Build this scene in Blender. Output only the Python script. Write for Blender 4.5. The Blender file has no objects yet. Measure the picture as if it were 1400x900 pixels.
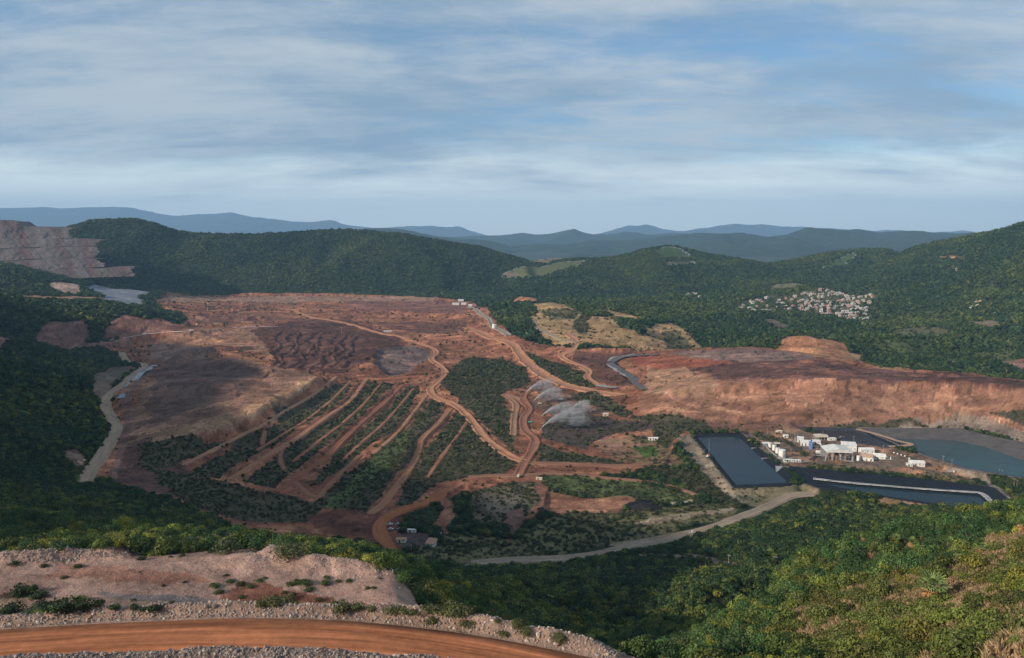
import bpy, bmesh, math, random
import numpy as np
random.seed(7)
rng = np.random.default_rng(7)
S = bpy.context.scene
ROOT = S.collection
R = math.radians

# ------------------------------------------------------------------ camera
CAMZ = 300.0
FOC, PITCH = 1099.0, R(6.85)
cam_d = bpy.data.cameras.new('camera'); cam = bpy.data.objects.new('camera', cam_d); ROOT.objects.link(cam)
cam_d.sensor_width = 36.0; cam_d.lens = 36.0 * FOC / 1400.0
cam_d.clip_start = 1.0; cam_d.clip_end = 120000.0
cam.location = (0, 0, CAMZ); cam.rotation_euler = (R(90) - PITCH, 0, 0)
S.camera = cam

# ------------------------------------------------------------------ sky
SUN_EL, SUN_AZ = R(22.5), math.atan2(-0.88, -0.47)     # low sun, left of and slightly behind the viewer
W = bpy.data.worlds.new('World'); S.world = W; W.use_nodes = True
nt = W.node_tree; nt.nodes.clear()
def N(t, typ, **kw):
    n = t.nodes.new(typ)
    for k, v in kw.items(): setattr(n, k, v)
    return n
def link(t, a, b): t.links.new(a, b)
def mathn(t, op, a, b=None, clamp=False):
    n = N(t, 'ShaderNodeMath', operation=op, use_clamp=clamp)
    for i, v in enumerate((a, b)):
        if v is None: continue
        if isinstance(v, (int, float)): n.inputs[i].default_value = v
        else: link(t, v, n.inputs[i])
    return n.outputs[0]
def maprange(t, v, a, b, c, d, smooth=True):
    n = N(t, 'ShaderNodeMapRange', interpolation_type='SMOOTHSTEP' if smooth else 'LINEAR')
    link(t, v, n.inputs[0])
    for i, q in enumerate((a, b, c, d)): n.inputs[i + 1].default_value = q
    return n.outputs[0]
def mixc(t, f, a, b, mode='MIX'):
    n = N(t, 'ShaderNodeMix', data_type='RGBA', blend_type=mode)
    for i, v in ((0, f), (6, a), (7, b)):
        if isinstance(v, (int, float)): n.inputs[i].default_value = v
        elif isinstance(v, tuple): n.inputs[i].default_value = (*v[:3], 1)
        else: link(t, v, n.inputs[i])
    return n.outputs[2]
def noise(t, vec, scale, detail=4.0, rough=0.5, dist=0.0, lac=2.0):
    n = N(t, 'ShaderNodeTexNoise')
    if vec is not None: link(t, vec, n.inputs['Vector'])
    n.inputs['Scale'].default_value = scale; n.inputs['Detail'].default_value = detail
    n.inputs['Roughness'].default_value = rough; n.inputs['Distortion'].default_value = dist
    n.inputs['Lacunarity'].default_value = lac
    return n.outputs['Fac']
def mapping(t, vec, loc=(0, 0, 0), rot=(0, 0, 0), sc=(1, 1, 1)):
    n = N(t, 'ShaderNodeMapping'); link(t, vec, n.inputs[0])
    n.inputs[1].default_value = loc; n.inputs[2].default_value = rot; n.inputs[3].default_value = sc
    return n.outputs[0]

SKY_STRENGTH = 0.10
sky = N(nt, 'ShaderNodeTexSky', sky_type='NISHITA', sun_disc=False)
sky.sun_elevation = SUN_EL; sky.sun_rotation = SUN_AZ
sky.altitude = 900; sky.air_density = 1.0; sky.dust_density = 1.0; sky.ozone_density = 1.5
tc = N(nt, 'ShaderNodeTexCoord')
sep = N(nt, 'ShaderNodeSeparateXYZ'); link(nt, tc.outputs['Generated'], sep.inputs[0])
zc = mathn(nt, 'ADD', mathn(nt, 'MAXIMUM', sep.outputs[2], 0.0), 0.15)
cmb = N(nt, 'ShaderNodeCombineXYZ')                                  # the cloud deck: a flat layer high above
link(nt, mathn(nt, 'DIVIDE', sep.outputs[0], zc), cmb.inputs[0]); link(nt, mathn(nt, 'DIVIDE', sep.outputs[1], zc), cmb.inputs[1])
deck = cmb.outputs[0]
wrp = N(nt, 'ShaderNodeTexNoise'); link(nt, mapping(nt, deck, (2, 5, 0), (0, 0, 0), (0.45, 0.8, 1)), wrp.inputs['Vector']); wrp.inputs['Scale'].default_value = 1.0; wrp.inputs['Detail'].default_value = 3
dv = N(nt, 'ShaderNodeVectorMath', operation='MULTIPLY_ADD'); link(nt, wrp.outputs['Color'], dv.inputs[0]); dv.inputs[1].default_value = (0.9, 0.55, 0); link(nt, deck, dv.inputs[2]); dk = dv.outputs[0]
big = noise(nt, mapping(nt, dk, (3.1, 0.9, 0), (0, 0, R(-10)), (0.55, 1.0, 1)), 1.0, 4, 0.5)
mid = noise(nt, mapping(nt, dk, (7.3, -2.2, 0), (0, 0, R(-22)), (1.1, 1.9, 1)), 1.0, 7, 0.6)
fin = noise(nt, mapping(nt, dk, (1.3, 4.4, 0), (0, 0, R(14)), (3.0, 7.0, 1)), 1.0, 9, 0.68)
cov = mathn(nt, 'ADD', mathn(nt, 'ADD', mathn(nt, 'MULTIPLY', big, 0.44), mathn(nt, 'MULTIPLY', mid, 0.36)), mathn(nt, 'MULTIPLY', fin, 0.20))
cmask = maprange(nt, cov, 0.37, 0.55, 0.10, 0.96)
shade = maprange(nt, mathn(nt, 'ADD', mathn(nt, 'MULTIPLY', noise(nt, mapping(nt, dk, (0.4, 9.1, 0), (0, 0, R(-12)), (0.75, 1.4, 1)), 1.0, 6, 0.58), 0.75), mathn(nt, 'MULTIPLY', fin, 0.25)), 0.38, 0.62, 0.0, 1.0)
ccol = mixc(nt, shade, (2.5, 3.55, 4.75), (4.9, 5.5, 6.0))
skyb = mixc(nt, 1.0, sky.outputs[0], (0.74, 0.97, 1.12), 'MULTIPLY')
mixed = mixc(nt, cmask, skyb, ccol)
# pale veil of distant cloud low down, all the way round, broken by thin blue gaps
hz = maprange(nt, mathn(nt, 'ADD', sep.outputs[2], mathn(nt, 'MULTIPLY', mathn(nt, 'SUBTRACT', mid, 0.5), 0.12)), 0.03, 0.115, 0.92, 0.0)
mixed = mixc(nt, hz, mixed, (10.6, 11.3, 10.8))
bg = N(nt, 'ShaderNodeBackground'); bg.inputs[1].default_value = SKY_STRENGTH
link(nt, mixed, bg.inputs[0])
wo = N(nt, 'ShaderNodeOutputWorld'); link(nt, bg.outputs[0], wo.inputs[0])

# ------------------------------------------------------------------ sun
sd = bpy.data.lights.new('sun', 'SUN'); sun = bpy.data.objects.new('sun', sd); ROOT.objects.link(sun)
sd.energy = 5.0; sd.angle = R(1.2); sd.color = (1.0, 0.86, 0.70)
sx, sy, sz = math.cos(SUN_EL) * math.sin(SUN_AZ), math.cos(SUN_EL) * math.cos(SUN_AZ), math.sin(SUN_EL)
from mathutils import Vector
sun.rotation_euler = Vector((sx, sy, sz)).to_track_quat('Z', 'Y').to_euler()
S.view_settings.view_transform = 'Standard'; S.view_settings.look = 'None'
S.view_settings.exposure = 0.14; S.view_settings.gamma = 1.0; S.view_settings.use_curve_mapping = False
S.cycles.max_bounces = 4; S.cycles.diffuse_bounces = 2; S.cycles.volume_bounces = 0
S.cycles.transparent_max_bounces = 8
S.cycles.use_denoising = True

# ------------------------------------------------------------------ survey maths
CP_, SP_ = math.cos(PITCH), math.sin(PITCH)
def ray(px, py):
    vx, vz = px - 700.0, 450.0 - py
    y = FOC * CP_ + vz * SP_
    return vx / y, (-FOC * SP_ + vz * CP_) / y            # X and Z gained for each metre of Y
def at(px, py, Y):
    a, b = ray(px, py); return (a * Y, Y, CAMZ + b * Y)
def onz(px, py, z):
    a, b = ray(px, py); Y = (z - CAMZ) / b
    return (a * Y, Y, z)

# --- value noise in numpy
def _h(ix, iy, seed):
    n = (ix.astype(np.int64) * 374761393 + iy.astype(np.int64) * 668265263 + seed * 982451653) & 0xffffffff
    n = ((n ^ (n >> 13)) * 1274126177) & 0xffffffff
    return ((n ^ (n >> 16)) & 0xffff) / 65535.0
def vn(x, y, seed=0):
    ix, iy = np.floor(x), np.floor(y); fx, fy = x - ix, y - iy
    fx = fx * fx * fx * (fx * (fx * 6 - 15) + 10); fy = fy * fy * fy * (fy * (fy * 6 - 15) + 10)
    a, b = _h(ix, iy, seed), _h(ix + 1, iy, seed); c, d = _h(ix, iy + 1, seed), _h(ix + 1, iy + 1, seed)
    return (a + (b - a) * fx) * (1 - fy) + (c + (d - c) * fx) * fy
def fbm(x, y, L, octv=4, seed=0, gain=0.5):
    s = np.zeros_like(x); a = 1.0; t = 0.0; x = x / L; y = y / L
    for o in range(octv):
        s += a * (vn(x, y, seed + o * 17) - 0.5); t += a * 0.5; a *= gain
        x, y = x * 1.62 - y * 1.18 + 5.3, x * 1.18 + y * 1.62 - 2.7
    return s / t                                            # about -1..1
def ridged(x, y, L, octv=3, seed=0):
    s = np.zeros_like(x); a = 1.0; t = 0.0; x = x / L; y = y / L
    for o in range(octv):
        s += a * (1 - 2 * np.abs(vn(x, y, seed + o * 31) - 0.5)); t += a; a *= 0.5
        x, y = x * 1.62 - y * 1.18 + 1.3, x * 1.18 + y * 1.62 + 7.7
    return s / t
def sstep(x, a, b):
    t = np.clip((x - a) / (b - a), 0, 1); return t * t * (3 - 2 * t)

# ------------------------------------------------------------------ base terrain: spot heights, smoothly joined
SPOTS = []
def spY(*l, dz=0.0):                                        # dz: how far the soil lies under the tree tops
    for px, py, Y in l: a = at(px, py, Y); SPOTS.append((a[0], a[1], a[2] + dz))
def spZ(*l):
    for px, py, z in l: SPOTS.append(onz(px, py, z))
def spW(*l): SPOTS.extend(l)
# the viewer's own slope, the road shelf and the pad under it
spW((0, 30, 270), (60, 40, 272), (-60, 40, 268), (0, 60, 245), (-90, 70, 238), (-20, 100, 223), (-100, 110, 223), (30, 105, 224), (-20, 125, 220), (30, 125, 220), (-60, 125, 220), (-110, 135, 220))
spZ((0, 880, 220), (150, 872, 220), (300, 867, 220), (450, 870, 220), (560, 880, 220), (650, 893, 220), (740, 910, 220),
    (-150, 890, 220), (830, 925, 221), (0, 897, 221), (300, 893, 221), (600, 900, 222), (-150, 850, 216), (-250, 880, 222))
spY((0, 852, 166), (150, 846, 167), (300, 842, 167), (450, 843, 167), (560, 850, 165), (650, 862, 160), (740, 880, 153), (820, 892, 148))
spZ((0, 835, 190), (0, 800, 190), (0, 770, 190), (150, 800, 190), (150, 765, 190), (300, 830, 190), (300, 790, 190), (300, 755, 191),
    (400, 830, 190), (400, 790, 191), (480, 800, 190), (500, 830, 190), (570, 828, 190), (560, 806, 189), (440, 770, 191), (-120, 800, 190), (-120, 765, 190))
spY((600, 815, 262), (630, 800, 330), (590, 780, 340))
spY((0, 745, 292), (100, 745, 292), (220, 745, 292), (0, 715, 335), (100, 710, 352), (220, 722, 345), (330, 738, 325), (0, 700, 355), (-120, 700, 350), (-120, 745, 290), dz=-3.0)
spY((420, 738, 390), (450, 740, 410), (500, 756, 440), (560, 768, 470), (640, 790, 550), (720, 792, 545), (800, 800, 540), (860, 790, 560), (740, 806, 540), (830, 866, 440), (850, 880, 400), (800, 884, 380),
    (760, 840, 490), (680, 836, 430), (620, 808, 440), (600, 780, 455), (900, 840, 470), (900, 784, 560), (960, 800, 460), (1000, 786, 500), (700, 866, 370), (880, 862, 400), dz=-5.0)
spY((600, 835, 232), (660, 850, 215), (720, 872, 195), (780, 890, 178), dz=-14.0)
spY((935, 874, 262), (905, 888, 235), (1060, 795, 330), (1000, 830, 270), (1150, 760, 340), (1250, 722, 340), (1400, 690, 320), (1270, 820, 200), (1100, 880, 180), (1100, 830, 230),
    (1200, 770, 280), (1350, 760, 220), (1400, 800, 150), (1400, 880, 75), (1200, 895, 130), (1000, 895, 165), (920, 899, 158), (1550, 700, 260), (1550, 800, 130), (1500, 690, 330), (1300, 880, 110), dz=-2.5)
spY((1100, 694, 720), (1250, 712, 690), (1000, 714, 740), (1040, 706, 790), (940, 738, 715), (1050, 740, 600), (950, 760, 620), (1150, 740, 545), (1320, 720, 640), (1000, 760, 590), (1180, 698, 780), (1340, 708, 760), (1450, 714, 600), (1550, 700, 620), (1080, 770, 500), (1200, 730, 520), dz=-10.0)
for px_, py_, Y_, d_ in [(1000, 830, 345, 40), (1060, 795, 415, 50), (1150, 760, 435, 52), (1250, 722, 435, 52), (1350, 700, 425, 48), (1450, 690, 420, 44), (1100, 775, 430, 50), (1200, 740, 435, 52), (950, 860, 325, 36)]:
    a_ = at(px_, py_, Y_); SPOTS.append((a_[0], a_[1], a_[2] - d_))          # the ravine behind the near right spur
# the valley floor and the diggings
spZ((420, 745, 2), (500, 735, 0), (650, 772, 2), (760, 766, 2), (860, 748, 2), (960, 724, 3), (1040, 694, 2), (1085, 674, 0), (700, 740, 0), (800, 735, 4), (600, 745, 0),
    (300, 700, 4), (450, 700, 2), (600, 700, 2), (750, 690, 2), (850, 690, 0), (950, 680, 0), (950, 640, 0), (700, 640, 2), (500, 640, 5), (300, 650, 6), (400, 640, 6),
    (700, 560, 4), (640, 600, 4), (600, 520, 10), (560, 560, 7), (800, 570, 3), (830, 610, 0), (900, 600, 0), (1000, 580, 1), (1100, 600, 0), (1250, 620, 0), (1400, 660, -1), (1400, 612, 0),
    (1180, 640, 0), (1300, 600, 0), (1550, 640, 0), (1550, 600, 5))
spZ((880, 560, 8), (900, 545, 26), (960, 537, 34), (1060, 532, 42), (1160, 530, 45), (1300, 533, 45), (1400, 540, 44), (1550, 545, 44),
    (900, 586, 2), (1000, 588, 2), (1100, 588, 2), (1200, 574, 6), (1300, 566, 10), (1400, 582, 8), (1550, 590, 8),
    (900, 500, 24), (1000, 480, 40), (1100, 485, 45), (1250, 510, 46), (1400, 520, 46), (1550, 525, 46), (860, 520, 12), (840, 495, 10))
spZ((180, 610, 10), (220, 580, 24), (300, 560, 30), (400, 535, 28), (250, 530, 34), (350, 500, 32), (205, 520, 24), (280, 482, 36), (450, 512, 24), (380, 480, 28),
    (440, 470, 22), (420, 500, 22), (520, 490, 14), (520, 520, 14), (250, 640, 6), (200, 660, 8), (150, 670, 12), (330, 600, 10), (240, 620, 10))
spZ((680, 480, 8), (760, 500, 6), (800, 490, 8), (660, 450, 6), (560, 440, 8), (450, 430, 8), (350, 440, 14), (250, 455, 16), (300, 420, 6), (400, 410, 2), (500, 408, 2), (600, 412, 0), (660, 420, -4),
    (250, 404, 0), (450, 398, 0), (600, 400, 0), (700, 402, -5))
# the road and the wooded slope on the left
spZ((128, 645, 9), (152, 604, 10), (159, 586, 10), (144, 552, 12), (190, 506, 14), (205, 496, 14))
spY((0, 475, 1500), (0, 560, 1120), (0, 640, 850), (60, 600, 1000), (80, 530, 1330), (100, 478, 1700), (150, 488, 1780), (100, 640, 960), (60, 660, 860), (150, 676, 830), (0, 680, 700), (100, 692, 720), (250, 705, 760), (0, 520, 1300))
spW((-1150, 1500, 190), (-860, 1000, 150), (-1090, 900, 330), (-1250, 1150, 390), (-1500, 1400, 430), (-780, 700, 190), (-1000, 700, 330), (-1300, 800, 430), (-560, 480, 220), (-800, 460, 370), (-300, 310, 240), (-400, 330, 310), (-560, 330, 360), (-1500, 1900, 260), (-1700, 1700, 380), (-350, 190, 250), (-200, 100, 232), (-160, 80, 238), (-240, 170, 212), (-120, 60, 252), (-280, 230, 205))  # hills left of the view, heights raised to shade spoil heap, ridge and gully
spY((0, 467, 1900), (100, 465, 2000), (180, 470, 2050), (0, 405, 2300), (120, 412, 2350), (200, 425, 2300), (255, 443, 2230), (60, 442, 2080), (170, 442, 2120), (-100, 400, 2300),
    (0, 398, 2900), (100, 394, 2950), (160, 405, 2900), (0, 362, 3150), (60, 375, 3200), (130, 391, 3300), (-100, 350, 3150), (200, 396, 3600))
# yellow cut hills, the town vale and the big hill on the right
spY((730, 468, 2000), (760, 440, 2250), (800, 425, 2500), (740, 415, 2750), (860, 432, 2500), (900, 440, 2350), (940, 455, 2250), (975, 472, 2080), (800, 470, 1950), (900, 472, 1980), (840, 418, 2700), (700, 440, 2400), (700, 418, 3000),
    (1000, 450, 2500), (1040, 465, 2150), (1080, 440, 2600), (960, 425, 2900), (1000, 410, 3200))
spZ((1010, 425, 12), (1060, 412, 20), (1120, 405, 34), (1180, 405, 40), (1120, 430, 14), (1180, 430, 22), (900, 400, 10), (850, 405, 0), (800, 405, -5))
spY((1060, 471, 1880), (1120, 466, 1960), (1180, 485, 1850), (1200, 460, 2150), (1240, 495, 1760), (1300, 470, 2050), (1400, 490, 1850), (1400, 515, 1640), (1550, 490, 1800), (1300, 440, 2400), (1400, 440, 2300), (1400, 400, 2700), (1300, 400, 2900), (1240, 430, 2700),
    (1220, 400, 3300), (1400, 350, 3100), (1300, 370, 3400), (1400, 303, 3700), (1370, 313, 3750), (1340, 325, 3820), (1300, 340, 3900), (1270, 348, 3980), (1240, 358, 4050), (1500, 280, 3600), (1700, 270, 3500), (1550, 400, 2600), (1550, 340, 3000))
spW((2300, 4300, 260), (1700, 4400, 80), (1300, 4350, 60), (600, 4300, 0), (0, 4300, -10), (-600, 4300, -5), (-1500, 4300, 20), (-2500, 4300, 100), (3200, 4300, 320), (3500, 2500, 300), (2200, 1500, 120), (-3000, 3000, 250), (800, 250, 230), (700, 600, 90), (1200, 700, 10))
P = np.array(SPOTS)
CU = 0.035
def uv(x, y): return x / y, np.log(y)
pu, pv = uv(P[:, 0], P[:, 1])
A = np.sqrt((pu[:, None] - pu) ** 2 + (pv[:, None] - pv) ** 2 + CU * CU)
n = len(P); M = np.zeros((n + 3, n + 3)); M[:n, :n] = -A - 0.0 * np.eye(n); M[:n, :n] -= 0.004 * np.eye(n) * -1
M[:n, n] = 1; M[:n, n + 1] = pu; M[:n, n + 2] = pv; M[n:, :n] = M[:n, n:].T
rhs = np.zeros(n + 3); rhs[:n] = P[:, 2]
WT = np.linalg.solve(M, rhs)
U0, U1, V0, V1 = -2.0, 1.5, math.log(28.0), math.log(4450.0)
NU, NV = 760, 760
gu = np.linspace(U0, U1, NU); gv = np.linspace(V0, V1, NV)
HB = np.zeros((NV, NU))
for j in range(NV):
    d = np.sqrt((gu[:, None] - pu) ** 2 + (gv[j] - pv) ** 2 + CU * CU)
    HB[j] = -d @ WT[:n] + WT[n] + WT[n + 1] * gu + WT[n + 2] * gv[j]
def hb(x, y):
    u = np.clip((x / y - U0) / (U1 - U0) * (NU - 1), 0, NU - 1.001); v = np.clip((np.log(y) - V0) / (V1 - V0) * (NV - 1), 0, NV - 1.001)
    i = u.astype(int); j = v.astype(int); fu = u - i; fv = v - j
    return (HB[j, i] * (1 - fu) + HB[j, i + 1] * fu) * (1 - fv) + (HB[j + 1, i] * (1 - fu) + HB[j + 1, i + 1] * fu) * fv
YS = np.exp(np.linspace(math.log(40), math.log(4440), 3000))
def G(px, py, ymin=40):
    """the spot on the base terrain that is seen at a point of the photograph"""
    a, b = ray(px, py)
    d = CAMZ + b * YS - hb(a * YS, YS)
    k = np.nonzero((d < 0) & (YS > ymin))[0]
    if len(k) == 0: k = [len(YS) - 1]
    k = max(int(k[0]), 1); t = d[k - 1] / (d[k - 1] - d[k]) if d[k - 1] > d[k] else 0
    Y = YS[k - 1] + (YS[k] - YS[k - 1]) * min(max(t, 0), 1)
    return (a * Y, Y)
def GL(pts, ymin=40): return np.array([G(p[0], p[1], ymin) for p in pts])

# ------------------------------------------------------------------ lines: roads, banks, berms
def spline(pts, step):
    p = np.asarray(pts, float); out = []
    q = np.vstack([2 * p[0] - p[1], p, 2 * p[-1] - p[-2]])
    for i in range(1, len(q) - 2):
        m = max(2, int(np.linalg.norm(q[i + 1] - q[i]) / step))
        t = np.linspace(0, 1, m, endpoint=False)[:, None]
        a, b, c, d = q[i - 1], q[i], q[i + 1], q[i + 2]
        out.append(0.5 * (2 * b + (c - a) * t + (2 * a - 5 * b + 4 * c - d) * t ** 2 + (3 * b - a - 3 * c + d) * t ** 3))
    out.append(p[-1:]); return np.vstack(out)
def lineinfo(x, y, L, reach):
    """points near the line: index, signed distance (left positive), index along the line, its length fraction"""
    k = np.nonzero((x > L[:, 0].min() - reach) & (x < L[:, 0].max() + reach) & (y > L[:, 1].min() - reach) & (y < L[:, 1].max() + reach))[0]
    if len(k) == 0: return k, None, None
    X, Y = x[k], y[k]; best = np.full(len(k), 1e18); sg = np.zeros(len(k)); ss = np.zeros(len(k))
    for i in range(len(L) - 1):
        a, b = L[i], L[i + 1]; e = b - a; l2 = e @ e + 1e-9
        lo, hi = np.minimum(a, b) - reach, np.maximum(a, b) + reach
        m = np.nonzero((X > lo[0]) & (X < hi[0]) & (Y > lo[1]) & (Y < hi[1]))[0]
        if len(m) == 0: continue
        dx, dy = X[m] - a[0], Y[m] - a[1]; t = np.clip((dx * e[0] + dy * e[1]) / l2, 0, 1)
        d2 = (dx - t * e[0]) ** 2 + (dy - t * e[1]) ** 2
        w = d2 < best[m]; mm = m[w]
        best[mm] = d2[w]; sg[mm] = np.sign(e[0] * dy[w] - e[1] * dx[w]); ss[mm] = i + t[w]
    ok = best < reach * reach
    return k[ok], (np.sqrt(best[ok]) * np.where(sg[ok] == 0, 1, sg[ok])), ss[ok]
def inside(x, y, poly):
    k = np.nonzero((x > poly[:, 0].min()) & (x < poly[:, 0].max()) & (y > poly[:, 1].min()) & (y < poly[:, 1].max()))[0]
    X, Y = x[k], y[k]; r = np.zeros(len(k), bool)
    j = len(poly) - 1
    for i in range(len(poly)):
        xi, yi = poly[i]; xj, yj = poly[j]
        if yi != yj:
            r ^= ((yi > Y) != (yj > Y)) & (X < (xj - xi) * (Y - yi) / (yj - yi) + xi)
        j = i
    return k[r]

# roads: (name, label, category colour, width, lift, points in the photograph)
RED, LRED, ORNG = (0.235, 0.105, 0.066), (0.40, 0.195, 0.112), (0.33, 0.125, 0.055)
TAN, PINK, BRWN, DBRN = (0.34, 0.195, 0.12), (0.25, 0.145, 0.11), (0.135, 0.068, 0.050), (0.072, 0.040, 0.034)
YEL, GREY, LGREY = (0.34, 0.225, 0.12), (0.15, 0.145, 0.14), (0.27, 0.255, 0.235)
FLOOR, SCRUB, GRASS, DRY = (0.030, 0.042, 0.018), (0.085, 0.072, 0.042), (0.075, 0.12, 0.028), (0.30, 0.20, 0.115)
ROADS = [
 ('haul_road', 'orange dirt haul road curving between rock berms in the foreground', (0.36, 0.137, 0.064), 12.4, 0.10,
  [(-160, 892), (0, 881), (150, 872), (300, 867), (450, 870), (560, 880), (650, 893), (740, 911), (830, 930)]),
 ('valley_road', 'pale grey dirt road crossing the valley below the ponds', (0.29, 0.225, 0.165), 10.0, 0.45,
  [(645, 770), (700, 767), (760, 765), (820, 757), (870, 746), (920, 735), (970, 722), (1010, 708), (1040, 693), (1065, 680), (1085, 672), (1112, 670)]),
 ('paved_road', 'winding grey road along the foot of the wooded slope on the left', (0.35, 0.25, 0.175), 13.0, 0.70,
  [(115, 660), (123, 645), (136, 627), (152, 604), (159, 586), (152, 570), (144, 552), (149, 537), (167, 522), (190, 508), (196, 497), (177, 491), (165, 483)]),
 ('dirt_road', 'light red dirt road winding down the middle of the diggings', LRED, 10.0, 0.35,
  [(400, 424), (420, 433), (450, 438), (485, 446), (520, 457), (545, 461), (571, 470), (593, 478), (597, 485), (590, 494), (603, 503), (609, 511), (597, 524), (588, 534), (597, 545), (623, 555), (643, 573), (661, 596), (680, 612), (705, 627), (718, 631)]),
 ('dirt_road', 'wide light red haul road running right to the foot of the plateau', LRED, 24.0, 0.45,
  [(640, 448), (665, 460), (685, 466), (701, 472), (713, 488), (731, 506), (752, 518), (770, 526), (796, 533), (821, 538), (850, 540)]),
 ('dirt_road', 'red dirt road dropping past the water sprays to the junction', (0.27, 0.12, 0.075), 10.0, 0.30,
  [(728, 528), (716, 543), (718, 552), (724, 560), (716, 573), (718, 588), (731, 601), (729, 614), (718, 632), (711, 645), (708, 652)]),
 ('dirt_road', 'narrow tan dirt road looping left of the water sprays', (0.30, 0.165, 0.105), 7.0, 0.30,
  [(716, 548), (690, 540), (700, 548), (706, 555), (703, 573), (702, 596)]),
 ('dirt_road', 'straight red dirt road leading right from the junction', (0.25, 0.125, 0.085), 7.0, 0.30,
  [(718, 633), (731, 634), (770, 635), (808, 637), (860, 638), (886, 634)]),
 ('dirt_road', 'thin red dirt track across the green meadow below the junction', (0.26, 0.135, 0.09), 4.5, 0.25,
  [(640, 652), (680, 650), (708, 651), (744, 648), (783, 649), (834, 654), (886, 658), (924, 666), (955, 677)]),
 ('dirt_road', 'orange dirt road bending past the parked pickups to the small camp', ORNG, 8.5, 0.30,
  [(536, 756), (527, 743), (520, 731), (519, 720), (527, 709), (540, 702), (560, 694), (580, 689), (594, 681), (606, 670)]),
 ('dirt_road', 'red dirt road down from the yellow cut to the grey channel', LRED, 12.0, 0.35,
  [(775, 452), (786, 462), (788, 470), (783, 481), (768, 488), (778, 496), (793, 501), (806, 509), (803, 517), (816, 528)]),
 ('dirt_road', 'pale service road at the back right of the diggings', (0.30, 0.24, 0.19), 14.0, 0.4,
  [(640, 420), (655, 428), (669, 437), (677, 449), (697, 459)]),
 ('dirt_road', 'tan road climbing beside the yellow cut slope', (0.30, 0.23, 0.16), 9.0, 0.4,
  [(723, 431), (735, 443), (755, 455), (775, 464), (790, 468)]),
]
TERR = [  # bench tracks of the terraced slope
 ('light bench track along the upper edge of the terraced slope', [(460, 517), (425, 540), (391, 558), (366, 573), (328, 593), (290, 614), (250, 638)], 4.5),
 ('double bench track across the terraced slope, second from the spoil heap', [(502, 518), (479, 545), (443, 570), (404, 599), (373, 619), (340, 641), (312, 658)], 7.5),
 ('broad reddish bench track in the middle of the terraced slope', [(551, 526), (525, 550), (494, 576), (469, 599), (448, 622), (417, 645), (391, 666), (378, 674)], 8.5),
 ('thin bench track beside the bright green strip', [(584, 540), (566, 563), (546, 588), (525, 609), (510, 622)], 4.0),
 ('short bench track at the foot of the terraced slope', [(492, 623), (468, 645), (448, 666), (434, 682), (420, 676), (404, 660)], 5.0),
 ('double bench track running down to the red yard', [(616, 559), (597, 581), (577, 599), (571, 619), (556, 645), (538, 668), (525, 687), (505, 703)], 8.5),
 ('bench track above the lined pit on the right of the terraces', [(610, 511), (585, 515), (558, 517), (530, 519), (490, 518)], 6.0),
] + [(lb, pp, 3.4) for lb, pp in [
 ('faint bench track between the two uppermost benches', [(480, 520), (452, 545), (420, 570), (385, 592), (350, 615)]),
 ('faint bench track between the double bench and the broad reddish bench', [(522, 524), (500, 548), (470, 575), (436, 602), (400, 632)]),
 ('faint bench track left of the bright green strip', [(566, 532), (545, 556), (520, 582), (495, 604), (470, 628)]),
 ('faint track down the scrub between the last bench and the winding road', [(640, 575), (622, 600), (603, 625), (585, 652)]),
 ('short cross track joining the two upper benches', [(362, 580), (360, 592), (358, 606)]), ('short cross track low on the terraced slope', [(385, 612), (383, 625), (388, 642)])]]
TCOL = [(0.36, 0.235, 0.16), (0.33, 0.20, 0.135), (0.24, 0.125, 0.085), (0.33, 0.22, 0.14), (0.28, 0.16, 0.11), (0.31, 0.185, 0.125), (0.33, 0.165, 0.11)]
TCOL += [(0.27, 0.155, 0.105)] * 6
for (lb, pp, w), c in zip(TERR, TCOL): ROADS.append(('bench_track', lb, tuple(np.array(c) * (1.05, 0.84, 0.72)), w * 0.62, 0.30, pp))
for i, r in enumerate(ROADS):
    near = 'foreground' in r[1]
    ln = GL(r[5]) if not near else np.array([onz(p[0], p[1], 220.0)[:2] for p in r[5]])
    ROADS[i] = dict(name=r[0], label=r[1], col=r[2], w=r[3], lift=r[4], line=spline(ln, 3.0 if near else 9.0), near=near)

# banks: (points, drop to the right of the line's direction, fade length, half width)
def L_(pts, step=10): return spline(GL(pts), step)
SCARPS = []
def scarp(pts, a, fade, w, step=10, wob=0): SCARPS.append((L_(pts, step), a, fade, w, wob))
scarp([(238, 628), (262, 607), (300, 590), (345, 576), (385, 556), (420, 537), (455, 520)], 20, 70, 8, 10, 10)     # ragged edge of the spoil heap
scarp([(455, 523), (424, 546), (388, 565), (350, 586), (290, 619), (250, 644)], -8, 30, 5)
scarp([(498, 524), (474, 549), (438, 575), (399, 603), (335, 645), (310, 660)], -8, 28, 5)
scarp([(545, 530), (519, 555), (488, 581), (462, 604), (440, 627), (410, 649)], -7, 28, 5)
scarp([(580, 546), (560, 569), (539, 594), (517, 615)], -6, 24, 5)
scarp([(611, 565), (591, 587), (569, 604), (563, 624), (548, 650), (530, 674)], -8, 26, 5)
scarp([(228, 505), (262, 483), (275, 478), (300, 487), (318, 494)], 18, 45, 9)
scarp([(232, 512), (290, 500), (350, 508), (378, 518)], 11, 60, 12)
scarp([(205, 535), (255, 528), (300, 536), (340, 545)], 8, 60, 14)
scarp([(590, 485), (570, 500), (555, 512), (530, 516)], 12, 40, 7)                       # lined pit
scarp([(520, 480), (512, 495), (530, 514)], -10, 40, 7)
scarp([(560, 476), (530, 478), (519, 484)], -6, 40, 7)
CREST0 = len(SCARPS)
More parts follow.
